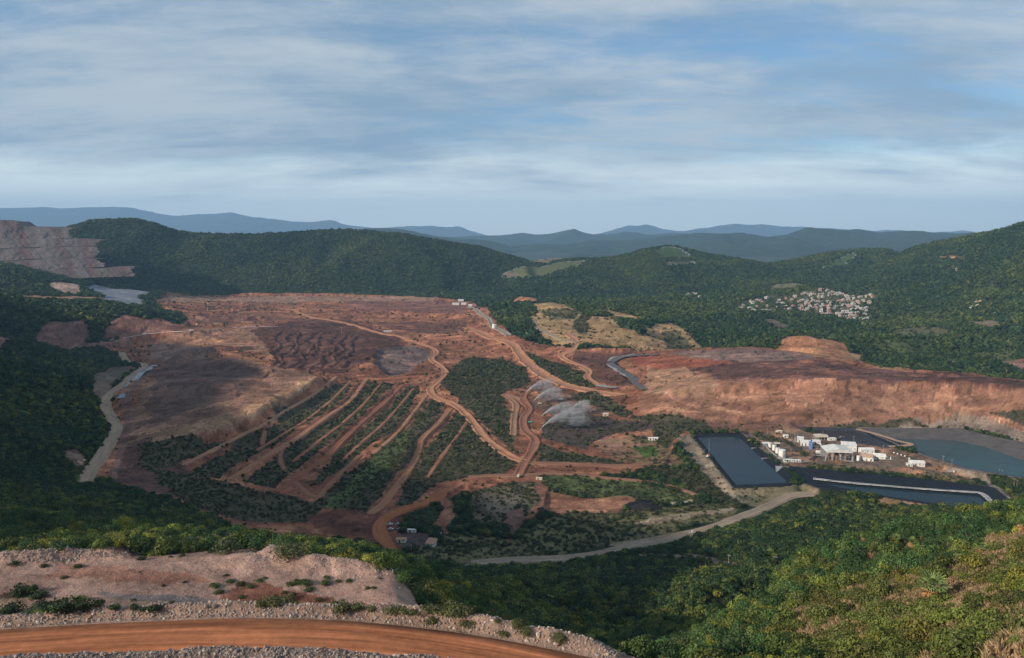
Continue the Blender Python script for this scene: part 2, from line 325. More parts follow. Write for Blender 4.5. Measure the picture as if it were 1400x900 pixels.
for k in range(8):                                                                        # stepped dark benches
    o = k * 15; w_ = [0, 5, -4, 3, -6, 4, 0, -3][k]
    scarp([(386 + o + w_, 452 + k), (376 + o, 463 + k), (384 + o * 0.96 + w_, 474 + k), (372 + o * 0.95, 485 + k), (380 + o * 0.9 - w_, 496), (368 + o * 0.92, 506)], -6.5, 15, 3.5, 8, 6)
_r = random.Random(3)
for k in range(34):                                                                       # low bench edges all over the upper diggings
    yy = 412 + 86 * _r.random() ** 1.2; x0 = 230 + 420 * _r.random(); ln = 40 + 110 * _r.random(); tl = _r.uniform(-0.10, 0.14)
    pts = [(x0 + ln * q, yy + ln * q * tl + _r.uniform(-2.5, 2.5)) for q in (0, 0.25, 0.5, 0.75, 1.0)]
    if any(370 < p[0] < 600 and 440 < p[1] < 512 for p in pts) or any(p[0] > 640 + (p[1] - 412) * 0.9 or p[0] > 745 for p in pts): continue
    scarp(pts, _r.uniform(4, 9), 30, 5, 10, 8)
for k in range(10):                                                                       # and over the plateau on the right
    x0 = 900 + 420 * _r.random(); yy = 500 + 80 * _r.random(); ln = 60 + 120 * _r.random()
    scarp([(x0 + ln * q, yy + 3 * q + _r.uniform(-2, 2)) for q in (0, 0.33, 0.66, 1.0)], _r.uniform(2.5, 6), 22, 4, 10, 7)
CREST1 = len(SCARPS)
scarp([(690, 470), (705, 480), (720, 500), (740, 515)], 6, 30, 5)
scarp([(790, 478), (830, 482), (865, 480), (860, 474)], 10, 40, 7)
scarp([(786, 486), (835, 497), (850, 512), (868, 527)], -8, 40, 6)
scarp([(640, 436), (560, 430), (480, 418), (400, 414)], -10, 60, 8)
scarp([(200, 408), (260, 404), (330, 404), (440, 404), (560, 408), (640, 413)], 12, 80, 12)
scarp([(950, 585), (1010, 575), (1080, 570), (1150, 566), (1200, 560)], 6, 20, 5)
scarp([(900, 545), (960, 536), (1050, 529), (1150, 527), (1250, 528), (1400, 533)], 14, 40, 7, 10, 7)
scarp([(1040, 500), (1120, 497), (1200, 503), (1300, 516)], 7, 40, 8)
scarp([(744, 606), (770, 611), (800, 613), (815, 606)], 5, 20, 4)
scarp([(700, 545), (707, 560), (700, 580), (700, 600)], 4, 15, 4)
scarp([(1095, 641), (1160, 636), (1240, 640), (1330, 658)], 7, 18, 5)
for k in range(7):                                                                        # benches in the yellow cut
    t = k / 6.0
    scarp([(735 + 10 * t, 436 + 32 * t), (800, 430 + 36 * t), (850, 436 + 33 * t), (905, 445 + 27 * t)], 9, 30, 6, 10, 6)
for k in range(4):
    t = k / 3.0
    scarp([(862, 448 + 22 * t), (905, 444 + 24 * t), (945, 456 + 16 * t)], 8, 26, 6, 10, 6)
BERMS = []   # (line, height, half width, roughness)
HR = ROADS[0]['line']
def offset(L, d):
    t = np.gradient(L, axis=0); t /= np.linalg.norm(t, axis=1)[:, None]
    return L + np.stack([-t[:, 1], t[:, 0]], 1) * d
BERMS.append((offset(HR, 10.6), 3.4, 3.4, 1.0)); BERMS.append((offset(HR, -11.6), 1.7, 3.6, 1.0))
BERMS.append((spline(GL([(-100, 778), (0, 774), (90, 768), (180, 760), (280, 750), (340, 746)]), 3), 4.2, 4.0, 0.8))
BERMS.append((spline(GL([(560, 850), (620, 852), (690, 868)], 150), 3), 1.5, 5, 0.5))
BERMS.append((spline(np.array([at(1500, 850, 70)[:2], at(1400, 884, 70)[:2], at(1340, 905, 66)[:2], at(1280, 940, 62)[:2]]), 2), 3.2, 4.0, 0.8))
MOUNDS = []  # (x, y, height, radius)
for px, py, h, r in [(352, 750, 3.2, 7), (375, 757, 3.4, 6), (398, 764, 3.6, 6), (425, 771, 3.4, 7), (452, 773, 3.0, 6), (480, 776, 3.4, 7), (508, 780, 2.6, 7), (535, 788, 2.0, 7), (345, 764, 2, 9), (560, 800, 1.5, 8)]:
    g = G(px, py); MOUNDS.append((g[0], g[1], h, r))
for px, py, h, r in [(870, 693, 5, 12), (885, 693, 5.5, 13), (900, 692, 5, 12), (742, 697, 2.5, 8), (1120, 476, 22, 120), (720, 410, 18, 90), (700, 408, 14, 70)]:
    g = G(px, py); MOUNDS.append((g[0], g[1], h, r))
for k in range(46):                                                                      # furrowed heaps on the plateau
    pass

# ponds: outer edge of the lining and the water line, in the photograph
POND = {
 'near': dict(lip=[(946, 594), (1012, 592), (1088, 656), (1080, 664), (1004, 667)], wat=[(954, 598), (1009, 597), (1077, 660), (1006, 663)], z=-0.2),
 'strip': dict(lip=[(1080, 638), (1128, 643), (1240, 653), (1358, 667), (1392, 693), (1378, 703), (1335, 700), (1196, 677), (1128, 669), (1100, 660)],
               wat=[(1126, 662), (1180, 666), (1260, 672), (1337, 677), (1366, 700), (1335, 697), (1196, 676)], z=-1.5),
 'far': dict(lip=[(1092, 584), (1172, 586), (1246, 607), (1212, 612), (1130, 599)], wat=[(1104, 588), (1166, 590), (1232, 607), (1212, 609), (1134, 597)], z=-0.5),
 'teal': dict(lip=[(1176, 586), (1313, 586), (1352, 596), (1410, 608), (1560, 632), (1560, 680), (1410, 657), (1318, 641), (1264, 623), (1234, 611)],
              wat=[(1222, 600), (1305, 602), (1346, 611), (1400, 630), (1540, 665), (1540, 678), (1400, 653), (1318, 639), (1264, 621), (1236, 610)], z=-2.0),
}
for p in POND.values():
    p['lip'] = np.array([onz(a, b, 1.0)[:2] for a, b in p['lip']]); p['wat'] = np.array([onz(a, b, p['z'])[:2] for a, b in p['wat']])

def detail(x, y, z):
    """relief on top of the spot heights"""
    bare = BAREF(x, y)
    z = z + (1 - bare) * (fbm(x, y, 160, 4, 3) * np.clip(y * 0.010, 1.5, 15) - ridged(x, y, 260, 3, 9) * np.clip((y - 450) * 0.006, 0, 8) - (ridged(x + 60 * fbm(x, y, 300, 2, 77), y * 0.8, 420, 3, 87) - 0.6) * 46 * sstep(y, 2000, 2700) * sstep(x, 300, 900)) + bare * (fbm(x, y, 70, 5, 5, 0.55) * 2.2 + np.floor(fbm(x * 0.6, y, 75, 4, 301, 0.55) * 3.2 + 40) % 3 * 1.8 * sstep(y, 1150, 1500))
    for L, a, fade, w, wob in SCARPS:
        k, d, s = lineinfo(x, y, L, fade * 3)
        if len(k) == 0: continue
        if wob: d = d + wob * fbm(x[k], y[k], 22, 3, 21)
        f = np.minimum(s, len(L) - 1 - s); f = np.clip(f / 3.0, 0, 1)
        z[k] += f * a / 2 * np.tanh(-d / w) * np.exp(-np.abs(d) / fade) * -1
    for L, h, hw, ro in BERMS:
        k, d, s = lineinfo(x, y, L, hw * 3)
        if len(k) == 0: continue
        f = np.clip(np.minimum(s, len(L) - 1 - s) / 4.0, 0, 1)
        hh = h * (1 + 0.35 * ro * fbm(x[k], y[k], 9, 3, 41)); dd = np.abs(d) + ro * 0.8 * fbm(x[k], y[k], 4, 2, 43)
        z[k] += f * hh * np.clip(1.15 - np.abs(dd) / hw, 0, 1) ** 1.0
    for mx, my, h, r in MOUNDS:
        k = np.nonzero((np.abs(x - mx) < r * 1.6) & (np.abs(y - my) < r * 1.6))[0]
        if len(k) == 0: continue
        q = np.hypot(x[k] - mx, y[k] - my) / r * (1 + 0.25 * fbm(x[k], y[k], r * 0.8, 3, 51))
        z[k] += h * np.clip(1.1 - q, 0, 1)
    return z
def roadz(x, y, z):
    for rd in ROADS:
        k, d, s = lineinfo(x, y, rd['line'], rd['w'] / 2 + (17 if rd['name'] == 'paved_road' else 9))
        if len(k) == 0: continue
        rz = np.interp(s, np.arange(len(rd['z'])), rd['z'])
        f = 1 - sstep(np.abs(d), rd['w'] / 2 + 0.6, rd['w'] / 2 + (3.0 if rd['near'] else 16.0 if rd['name'] == 'paved_road' else 8.0))
        z[k] = z[k] * (1 - f) + (rz - (0.0 if rd['near'] else 0.15)) * f
    return z
def ponds(x, y, z):
    for p in POND.values():
        k = inside(x, y, p['lip']); z[k] = np.minimum(z[k], p['z'] - 2.0)
        L = np.vstack([p['lip'], p['lip'][:1]])
        kk, d, s = lineinfo(x, y, L, 14)
        if len(kk):
            out = np.ones(len(x), bool); out[k] = False; m = out[kk]
            f = 1 - sstep(np.abs(d[m]), 4, 14); z[kk[m]] = z[kk[m]] * (1 - f) + 0.9 * f
    return z

# ------------------------------------------------------------------ what covers the ground, in painter's order
PAINT = []
def paint(pts, col, veg=0.0, kind=0, amp=6.0, var=0.22, size=1.0, ymin=40, alt=None):
    PAINT.append(dict(poly=GL(pts, ymin), col=np.array(col), veg=veg, kind=kind, amp=amp, var=var, size=size, alt=alt))
# -- the diggings
MINE = [(140, 474), (165, 458), (190, 446), (270, 446), (250, 432), (205, 412), (235, 402), (330, 401), (480, 403), (600, 408), (650, 414), (676, 436), (700, 458), (735, 470), (790, 478), (880, 478), (960, 476), (1080, 480), (1180, 496), (1260, 510), (1400, 520), (1560, 522),
        (1560, 592), (1400, 586), (1310, 564), (1200, 580), (1100, 588), (950, 591), (930, 600), (905, 640), (860, 650), (760, 655), (748, 672), (742, 700), (700, 722), (650, 690), (636, 662), (560, 704), (545, 716), (540, 755), (430, 736), (330, 722), (250, 692), (180, 668), (118, 652), (155, 600), (150, 550), (200, 500), (172, 486)]
paint(MINE, RED, veg=0.05, kind=1, amp=8, alt=LRED)
MINEP = PAINT[-1]['poly']
def BAREF(x, y):
    u = np.zeros(len(x)); u[inside(x, y, MINEP)] = 1.0; u[y < 285] = np.maximum(u[y < 285], 0.75); return u
paint([(190, 446), (270, 446), (420, 436), (500, 452), (470, 440), (330, 428), (255, 436)], (0.20, 0.098, 0.068), alt=TAN)
paint([(240, 455), (330, 448), (400, 450), (395, 470), (370, 488), (250, 478), (200, 470)], (0.28, 0.155, 0.105), alt=LRED)
paint([(205, 470), (250, 470), (300, 480), (230, 500), (205, 492)], (0.24, 0.145, 0.11), alt=PINK)
paint([(400, 404), (600, 408), (560, 418), (440, 414), (300, 412), (210, 410), (240, 403)], (0.29, 0.175, 0.125), alt=TAN)
paint([(470, 412), (600, 412), (650, 420), (640, 430), (560, 428), (470, 422)], (0.22, 0.105, 0.08), alt=BRWN)
paint([(340, 452), (400, 440), (480, 440), (520, 452), (560, 470), (540, 480), (500, 498), (470, 512), (380, 505), (370, 480)], (0.098, 0.048, 0.037), amp=10, alt=(0.17, 0.08, 0.058))
paint([(360, 436), (470, 442), (560, 440), (640, 440), (630, 455), (560, 455), (470, 436)], BRWN, amp=10, alt=RED)
paint([(518, 478), (560, 474), (588, 480), (588, 492), (560, 512), (530, 515), (514, 498)], (0.115, 0.085, 0.078), alt=PINK, amp=3)
paint([(524, 480), (562, 476), (586, 482), (585, 490), (556, 510), (530, 508)], (0.145, 0.105, 0.095), alt=PINK, amp=2)
paint([(165, 640), (175, 600), (180, 560), (210, 520), (240, 500), (300, 490), (380, 505), (440, 515), (390, 552), (330, 580), (245, 612), (200, 600)], (0.215, 0.122, 0.084), amp=10, alt=TAN)
paint([(205, 545), (215, 505), (240, 490), (280, 486), (340, 500), (370, 520), (320, 548), (250, 566), (200, 590)], (0.145, 0.085, 0.066), amp=14, alt=BRWN)
paint([(190, 600), (250, 590), (330, 565), (440, 522), (400, 550), (345, 575), (260, 604), (230, 615)], (0.32, 0.19, 0.12), amp=8, alt=TAN)
paint([(150, 660), (165, 610), (200, 600), (235, 622), (250, 640), (300, 670), (260, 690), (190, 670)], (0.125, 0.068, 0.055), amp=10, alt=BRWN)
paint([(790, 480), (830, 484), (865, 480), (862, 488), (836, 494), (850, 512), (866, 527), (830, 528), (806, 522), (812, 508), (790, 498), (780, 490)], BRWN, amp=4, alt=DBRN)
paint([(870, 545), (900, 520), (960, 500), (1080, 520), (1400, 525), (1560, 530), (1560, 590), (1400, 584), (1310, 562), (1200, 578), (950, 588), (880, 570)], (0.29, 0.15, 0.10), amp=6, alt=TAN)
paint([(880, 535), (885, 505), (930, 500), (975, 520), (985, 532), (950, 540), (900, 542)], (0.34, 0.20, 0.13), amp=5, alt=LRED)
paint([(930, 500), (1040, 494), (1140, 496), (1260, 512), (1400, 521), (1560, 524), (1560, 536), (1400, 532), (1250, 526), (1100, 526), (985, 522)], (0.115, 0.062, 0.052), amp=6, alt=RED)
paint([(915, 482), (1000, 478), (1100, 482), (1180, 497), (1060, 494), (960, 498)], (0.20, 0.135, 0.115), amp=6, alt=PINK)
paint([(860, 488), (900, 486), (1000, 497), (960, 502), (900, 504), (870, 500)], (0.26, 0.09, 0.06), amp=4, alt=RED)
paint([(880, 590), (950, 590), (1100, 588), (1180, 578), (1100, 570), (960, 575), (870, 575)], (0.20, 0.11, 0.078), veg=0.16, kind=1, amp=8, size=0.7)
paint([(1100, 587), (1190, 577), (1310, 563), (1400, 585), (1560, 600), (1560, 625), (1410, 606), (1315, 585), (1176, 585)], (0.27, 0.205, 0.16), veg=0.05, kind=1, amp=5, size=0.8)
paint([(1130, 580), (1180, 572), (1240, 574), (1280, 578), (1200, 583)], SCRUB, veg=0.45, kind=1, amp=8, size=0.8)
paint([(1345, 562), (1400, 556), (1560, 562), (1560, 590), (1400, 580)], SCRUB, veg=0.5, kind=1, amp=8, size=0.9)
# -- yellow cut hills and loose scars further back
paint([(722, 432), (745, 420), (760, 414), (795, 424), (800, 432), (840, 428), (858, 440), (880, 452), (895, 442), (918, 440), (948, 460), (968, 474), (900, 478), (800, 472), (760, 470), (740, 462)], YEL, amp=12, alt=TAN, veg=0.10, kind=1)
paint([(795, 428), (805, 430), (803, 452), (788, 452), (782, 440)], SCRUB, veg=0.7, kind=1, amp=10)
paint([(836, 432), (862, 440), (888, 462), (875, 462), (850, 450)], FLOOR, veg=1.0, kind=0, amp=8)
paint([(740, 425), (775, 420), (800, 424), (780, 434), (752, 436)], (0.15, 0.12, 0.06), veg=0.5, kind=1, amp=10)
paint([(905, 452), (930, 452), (955, 474), (915, 476)], (0.12, 0.10, 0.05), veg=0.55, kind=1, amp=10)
paint([(815, 418), (845, 422), (878, 432), (860, 434), (830, 426)], YEL, amp=8, alt=TAN)
paint([(696, 414), (720, 404), (745, 408), (725, 414), (700, 417)], LRED, amp=6); paint([(728, 418), (745, 411), (772, 413), (758, 419), (735, 424)], YEL, amp=6)
paint([(1048, 478), (1075, 470), (1120, 465), (1150, 470), (1165, 486), (1178, 492), (1150, 496), (1090, 484)], LRED, amp=6, alt=YEL)
paint([(1150, 486), (1178, 484), (1182, 496), (1160, 494)], TAN, amp=4); paint([(1182, 498), (1215, 497), (1240, 510), (1210, 506)], TAN, amp=4)
VILP = len(PAINT)
paint([(980, 424), (1000, 417), (1045, 406), (1085, 404), (1125, 398), (1135, 393), (1155, 397), (1200, 399), (1208, 404), (1194, 412), (1192, 436), (1160, 437), (1120, 431), (1060, 428), (1025, 431), (1000, 425)], (0.085, 0.085, 0.048), 0.42, 0, 14, 0.3, 0.62)
paint([(1356, 490), (1380, 486), (1420, 488), (1560, 490), (1560, 505), (1400, 506), (1372, 500)], PINK, amp=5)
paint([(1215, 448), (1260, 446), (1310, 448), (1280, 458), (1225, 460)], (0.12, 0.12, 0.06), veg=0.15, kind=1, amp=8)
paint([(1325, 440), (1350, 436), (1372, 438), (1366, 444), (1340, 446)], (0.19, 0.16, 0.11), amp=6)
paint([(1030, 402), (1060, 393), (1100, 390), (1105, 396), (1060, 403)], (0.15, 0.14, 0.08), amp=8)
paint([(1040, 440), (1060, 437), (1082, 446), (1064, 448)], (0.13, 0.11, 0.08), amp=6)
paint([(1330, 410), (1345, 408), (1346, 413), (1334, 414)], TAN, amp=4); paint([(1326, 404), (1334, 407), (1332, 409)], LRED, amp=3)
paint([(1255, 349), (1300, 347), (1325, 348), (1300, 350)], TAN, amp=3); paint([(1298, 357), (1316, 356), (1310, 360)], TAN, amp=3)
paint([(1228, 488), (1250, 504), (1262, 511), (1240, 508)], TAN, amp=3)
paint([(1290, 482), (1302, 487), (1316, 496), (1306, 496), (1288, 487)], (0.24, 0.19, 0.13), amp=2)
for pg_, c_, v_ in [([(1190, 468), (1240, 462), (1290, 466), (1270, 476), (1210, 480)], (0.085, 0.105, 0.04), 0.45), ([(1280, 486), (1330, 478), (1390, 474), (1400, 482), (1340, 492)], (0.10, 0.11, 0.045), 0.5), ([(1320, 460), (1380, 452), (1420, 458), (1370, 468)], (0.08, 0.10, 0.04), 0.5),
    ([(1180, 500), (1260, 492), (1330, 505), (1400, 510), (1300, 512)], (0.085, 0.10, 0.04), 0.5), ([(1090, 456), (1140, 450), (1160, 458), (1110, 464)], (0.06, 0.085, 0.03), 0.6), ([(1230, 418), (1300, 414), (1310, 422), (1250, 428)], (0.08, 0.10, 0.042), 0.55), ([(1300, 395), (1360, 385), (1380, 392), (1320, 402)], (0.06, 0.085, 0.03), 0.6),
    ([(930, 398), (962, 396), (975, 408), (945, 412)], (0.08, 0.10, 0.045), 0.35), ([(1000, 421), (1030, 416), (1040, 420), (1010, 424)], (0.05, 0.11, 0.035), 0.1), ([(985, 460), (1030, 452), (1045, 460), (1000, 468)], (0.05, 0.07, 0.025), 0.8)]:
    paint(pg_, c_, v_, 0, 16, 0.3, 0.7)
# -- red cut faces and roads of the wooded spur on the left
paint([(50, 466), (55, 448), (70, 438), (110, 436), (122, 448), (125, 460), (100, 470)], (0.19, 0.10, 0.08), amp=8, alt=PINK)
paint([(140, 458), (150, 440), (170, 430), (205, 436), (235, 446), (268, 450), (200, 460)], (0.19, 0.10, 0.08), amp=8, alt=PINK)
paint([(-60, 455), (0, 456), (50, 462), (100, 464), (180, 462), (180, 474), (100, 472), (0, 473), (-60, 474)], (0.21, 0.115, 0.085), amp=6)
paint([(-60, 399), (0, 400), (60, 402), (110, 404), (160, 408), (155, 414), (100, 411), (40, 408), (-60, 404)], (0.24, 0.145, 0.10), amp=8)
paint([(66, 388), (90, 386), (112, 391), (108, 402), (80, 398)], (0.33, 0.23, 0.18), amp=6)
paint([(110, 391), (135, 388), (150, 394), (200, 398), (222, 399), (190, 406), (198, 414), (175, 416), (150, 411), (140, 404)], (0.19, 0.195, 0.215), amp=2, var=0.1)
# -- scars and rock beside the left road
paint([(125, 512), (150, 500), (184, 494), (188, 502), (150, 526), (138, 545), (128, 540)], (0.15, 0.115, 0.085), amp=5, alt=BRWN)
paint([(80, 615), (100, 612), (118, 628), (116, 640), (95, 632)], (0.24, 0.165, 0.12), amp=4)
paint([(150, 660), (162, 610), (172, 560), (168, 540), (188, 520), (206, 498), (218, 500), (180, 545), (178, 590), (160, 655)], (0.20, 0.115, 0.09), amp=3)
# -- scrub on the terraced slope and around
def scrub(pts, veg=0.8, col=SCRUB, size=1.0, amp=5, kind=1): paint(pts, col, veg, kind, amp, 0.3, size)
scrub([(190, 610), (240, 605), (290, 600), (330, 596), (290, 616), (230, 640), (190, 640)], 0.5)
scrub([(375, 560), (420, 545), (455, 523), (480, 523), (470, 545), (435, 568), (395, 590)], 0.45)
scrub([(330, 594), (365, 578), (420, 560), (400, 590), (370, 612), (320, 640), (300, 655), (255, 650)], 0.75)
scrub([(505, 525), (540, 524), (520, 545), (490, 572), (450, 605), (410, 640), (370, 668), (330, 660), (400, 605), (460, 565)], 0.85)
scrub([(555, 530), (575, 528), (560, 560), (540, 586), (500, 615), (470, 640), (425, 668), (440, 640), (475, 602), (530, 556)], 0.85)
scrub([(590, 545), (608, 552), (590, 580), (570, 600), (562, 625), (530, 665), (500, 700), (430, 690), (450, 670), (500, 630), (550, 590)], 0.9)
paint([(530, 610), (555, 585), (562, 600), (530, 640), (490, 670), (455, 700), (445, 690), (480, 655), (510, 628)], (0.085, 0.105, 0.038), 0.6, 1, 9, 0.4, 0.9)
scrub([(625, 562), (650, 585), (670, 610), (705, 635), (690, 648), (640, 652), (600, 660), (560, 690), (540, 690), (560, 650), (578, 615), (600, 590)], 0.92)
scrub([(605, 530), (625, 545), (650, 570), (680, 600), (700, 618), (700, 590), (695, 560), (685, 540), (725, 525), (720, 505), (690, 492), (640, 490), (612, 508)], 0.8)
scrub([(640, 500), (690, 494), (715, 505), (725, 522), (680, 530), (640, 525), (625, 510)], 0.9, size=1.2)
scrub([(718, 482), (735, 490), (770, 500), (800, 512), (812, 530), (790, 530), (750, 514), (730, 500)], 0.85, size=1.3)
scrub([(200, 640), (260, 650), (320, 665), (400, 680), (440, 690), (430, 712), (330, 712), (250, 690)], 0.75)
paint([(420, 706), (470, 694), (505, 700), (525, 706), (550, 700), (545, 720), (560, 740), (545, 758), (520, 752), (470, 738), (430, 722)], (0.155, 0.068, 0.048), amp=6, alt=RED)
paint([(556, 722), (588, 728), (592, 745), (575, 752), (552, 748), (545, 735)], (0.085, 0.062, 0.055), amp=2)
scrub([(545, 706), (590, 690), (604, 700), (595, 722), (570, 724), (550, 716)], 0.95, FLOOR, 1.2)
scrub([(560, 745), (600, 742), (610, 728), (640, 730), (700, 735), (760, 700), (860, 700), (960, 690), (1030, 685), (980, 712), (860, 742), (760, 762), (640, 768), (575, 770)], 0.62, (0.14, 0.125, 0.06), 1.2)
paint([(601, 667), (612, 660), (638, 658), (640, 664), (630, 675), (612, 680), (622, 690), (625, 705), (618, 716), (612, 728), (604, 724), (590, 718), (603, 700), (600, 684), (592, 682)], (0.27, 0.12, 0.08), amp=3, alt=TAN)
scrub([(645, 672), (690, 660), (735, 660), (742, 680), (728, 704), (690, 712), (650, 712), (640, 690)], 0.65, (0.14, 0.11, 0.07), 1.1)
paint([(655, 678), (690, 668), (715, 680), (700, 700), (665, 700)], (0.21, 0.165, 0.115), 0.35, 1, 8)
paint([(693, 700), (712, 695), (720, 708), (704, 728), (694, 738), (690, 720)], (0.15, 0.085, 0.065), amp=4)
scrub([(735, 600), (745, 612), (800, 622), (850, 630), (865, 636), (800, 634), (735, 631)], 0.9)
paint([(752, 570), (800, 566), (850, 575), (880, 575), (900, 583), (880, 592), (840, 594), (816, 603), (806, 612), (775, 610), (745, 600), (740, 588)], (0.085, 0.062, 0.052), 0.45, 1, 6, 0.2, 0.8, alt=DBRN)
paint([(742, 540), (790, 540), (830, 552), (850, 562), (800, 568), (745, 566), (725, 556)], (0.20, 0.125, 0.095), 0.10, 1, 6, 0.2, 0.7, alt=PINK)
scrub([(775, 540), (815, 540), (850, 555), (870, 564), (850, 570), (825, 560), (790, 550)], 0.9, size=1.2)
scrub([(850, 570), (900, 566), (960, 575), (980, 590), (935, 592), (920, 602), (905, 630), (890, 600), (895, 580)], 0.7)
paint([(815, 612), (822, 601), (850, 598), (875, 597), (900, 605), (925, 620), (940, 635), (890, 636), (850, 630)], (0.22, 0.125, 0.085), 0.12, 1, 4, alt=GRASS)
paint([(866, 612), (895, 608), (902, 622), (880, 626)], GRASS, 0.2, 1, 3)
paint([(735, 652), (800, 650), (880, 660), (940, 672), (960, 682), (900, 690), (860, 686), (800, 674), (760, 672), (740, 664)], (0.088, 0.108, 0.038), 0.5, 1, 7, 0.5, 1.0)
paint([(730, 664), (760, 672), (800, 678), (865, 678), (866, 690), (850, 700), (780, 700), (720, 702), (738, 686)], (0.26, 0.125, 0.085), amp=4, alt=TAN)
paint([(852, 692), (868, 688), (905, 687), (912, 692), (890, 697), (860, 697)], (0.012, 0.012, 0.014), amp=1, var=0.1); paint([(733, 694), (750, 694), (750, 698), (735, 699)], (0.012, 0.012, 0.014), amp=1, var=0.1)
paint([(905, 689), (950, 683), (952, 687), (912, 693)], (0.33, 0.28, 0.2), amp=1)
scrub([(880, 638), (960, 640), (985, 665), (1020, 690), (990, 692), (950, 672), (900, 650)], 0.85, size=1.2)
paint([(925, 598), (944, 594), (1004, 668), (1028, 684), (1018, 690), (985, 668), (955, 640)], (0.26, 0.205, 0.15), 0.05, 1, 3)
paint([(1000, 668), (1090, 664), (1100, 662), (1125, 669), (1060, 676), (1035, 690), (1020, 690)], (0.20, 0.165, 0.10), 0.4, 1, 3, 0.3, 0.8)
paint([(860, 716), (900, 708), (960, 700), (1005, 693), (1000, 698), (930, 712), (880, 718)], (0.25, 0.20, 0.14), 0.1, 1, 3)
paint([(830, 745), (870, 735), (880, 740), (850, 748)], (0.27, 0.2, 0.13), 0.1, 1, 4)
paint([(1008, 588), (1032, 590), (1100, 636), (1092, 652), (1075, 645)], (0.15, 0.12, 0.09), 0.03, 1, 1, 0.25, 0.5)
# -- plant yard
paint([(1022, 594), (1046, 590), (1092, 586), (1130, 598), (1215, 612), (1264, 624), (1320, 642), (1380, 690), (1360, 668), (1240, 652), (1128, 642), (1090, 640)], (0.17, 0.125, 0.095), 0.06, 1, 2, 0.25, 0.7, alt=LRED)
scrub([(1110, 630), (1160, 634), (1230, 640), (1280, 645), (1330, 652), (1350, 665), (1240, 652), (1130, 642), (1100, 636)], 0.85, (0.16, 0.125, 0.07), 0.9, 3)
scrub([(1042, 592), (1075, 600), (1095, 612), (1108, 622), (1098, 624), (1075, 606), (1050, 600)], 0.75, SCRUB, 0.8, 2); scrub([(1028, 592), (1044, 592), (1060, 604), (1045, 604)], 0.6, SCRUB, 0.8, 2)
paint([(1318, 640), (1345, 648), (1375, 668), (1394, 690), (1384, 693), (1360, 669), (1330, 650), (1300, 640)], (0.25, 0.20, 0.15), amp=2)
paint([(1400, 655), (1410, 660), (1450, 680), (1560, 700), (1560, 730), (1400, 700), (1380, 672), (1345, 646)], FLOOR, 0.9, 0, 4, 0.3, 0.7)
paint([(1195, 676), (1240, 680), (1290, 690), (1260, 692), (1205, 684)], (0.27, 0.18, 0.11), 0.1, 1, 3)
# -- clearings on the near slopes
paint([(1060, 850), (1120, 815), (1200, 800), (1260, 790), (1330, 775), (1500, 770), (1500, 900), (1250, 930), (1060, 915)], (0.14, 0.12, 0.06), 0.92, 2, 6, 0.3, 0.9)
paint([(893, 757), (940, 760), (1000, 774), (1060, 790), (1000, 783), (930, 768), (850, 764)], (0.23, 0.17, 0.12), 0.3, 1, 4)
paint([(1165, 757), (1210, 762), (1200, 775), (1170, 770)], DRY, 0.3, 2, 4)
paint([(1310, 765), (1345, 740), (1400, 735), (1500, 745), (1480, 800), (1420, 830), (1390, 800), (1350, 790)], DRY, 0.32, 2, 5, 0.3, 0.8)
paint([(1270, 820), (1300, 790), (1340, 800), (1400, 820), (1380, 835), (1330, 830), (1290, 850)], DRY, 0.35, 2, 4, 0.3, 0.8)
paint([(1080, 870), (1130, 840), (1200, 850), (1240, 880), (1180, 905), (1100, 905)], DRY, 0.8, 2, 5, 0.3, 0.8)
paint([(1260, 880), (1340, 860), (1400, 850), (1400, 910), (1250, 920)], DRY, 0.45, 2, 5, 0.3, 0.8)
# -- pad, berms and road shelf close by
def flat(pts, z): return np.array([onz(a, b, z)[:2] for a, b in pts])
def paintw(poly, col, veg=0.0, kind=0, amp=1.5, var=0.2, size=1.0, alt=None): PAINT.append(dict(poly=poly, col=np.array(col), veg=veg, kind=kind, amp=amp, var=var, size=size, alt=alt))
paintw(flat([(-200, 772), (0, 768), (100, 762), (200, 754), (300, 744), (345, 738), (400, 757), (480, 765), (545, 785), (588, 812), (600, 835), (560, 850), (400, 862), (0, 870), (-200, 880)], 190), (0.30, 0.19, 0.15), alt=(0.38, 0.25, 0.195), var=0.35)
paintw(flat([(300, 800), (350, 790), (420, 790), (470, 800), (520, 812), (500, 845), (300, 860), (290, 820)], 190), (0.17, 0.070, 0.045), amp=9, alt=(0.26, 0.14, 0.105), var=0.4)
paintw(flat([(60, 775), (180, 778), (280, 790), (240, 800), (120, 800), (40, 790)], 190), (0.27, 0.14, 0.10), amp=9, alt=(0.34, 0.215, 0.17), var=0.35)
paintw(flat([(120, 815), (230, 812), (300, 816), (290, 830), (180, 832)], 190), (0.19, 0.155, 0.15), amp=3)
paintw(flat([(-150, 840), (0, 812), (40, 806), (80, 822), (130, 838), (100, 860), (-150, 890)], 190), (0.09, 0.06, 0.045), 0.35, 0, 2, 0.2, 0.45)
hr_a = offset(HR, 17.0)
far_side = np.array([(-260, 235), (-150, 232), (-60, 226), (-10, 222), (0, 200), (25, 176)])
paintw(np.vstack([hr_a, np.array([(70, 100), (60, 40), (-300, 40), (-300, 200)])]), (0.24, 0.17, 0.14), 0.0, amp=1.0)
paintw(np.vstack([offset(HR, 12.0)[::-1], far_side]), (0.25, 0.17, 0.125), 0.10, 0, 1.5, 0.2, 0.5)
paintw(np.vstack([hr_a, offset(HR, -60.0)[::-1]]), (0.30, 0.20, 0.15), amp=1.0, alt=(0.22, 0.16, 0.135))
paintw(np.vstack([offset(HR, -6.0), offset(HR, -60.0)[::-1]]), (0.15, 0.115, 0.10), amp=1.0, alt=(0.22, 0.17, 0.15))
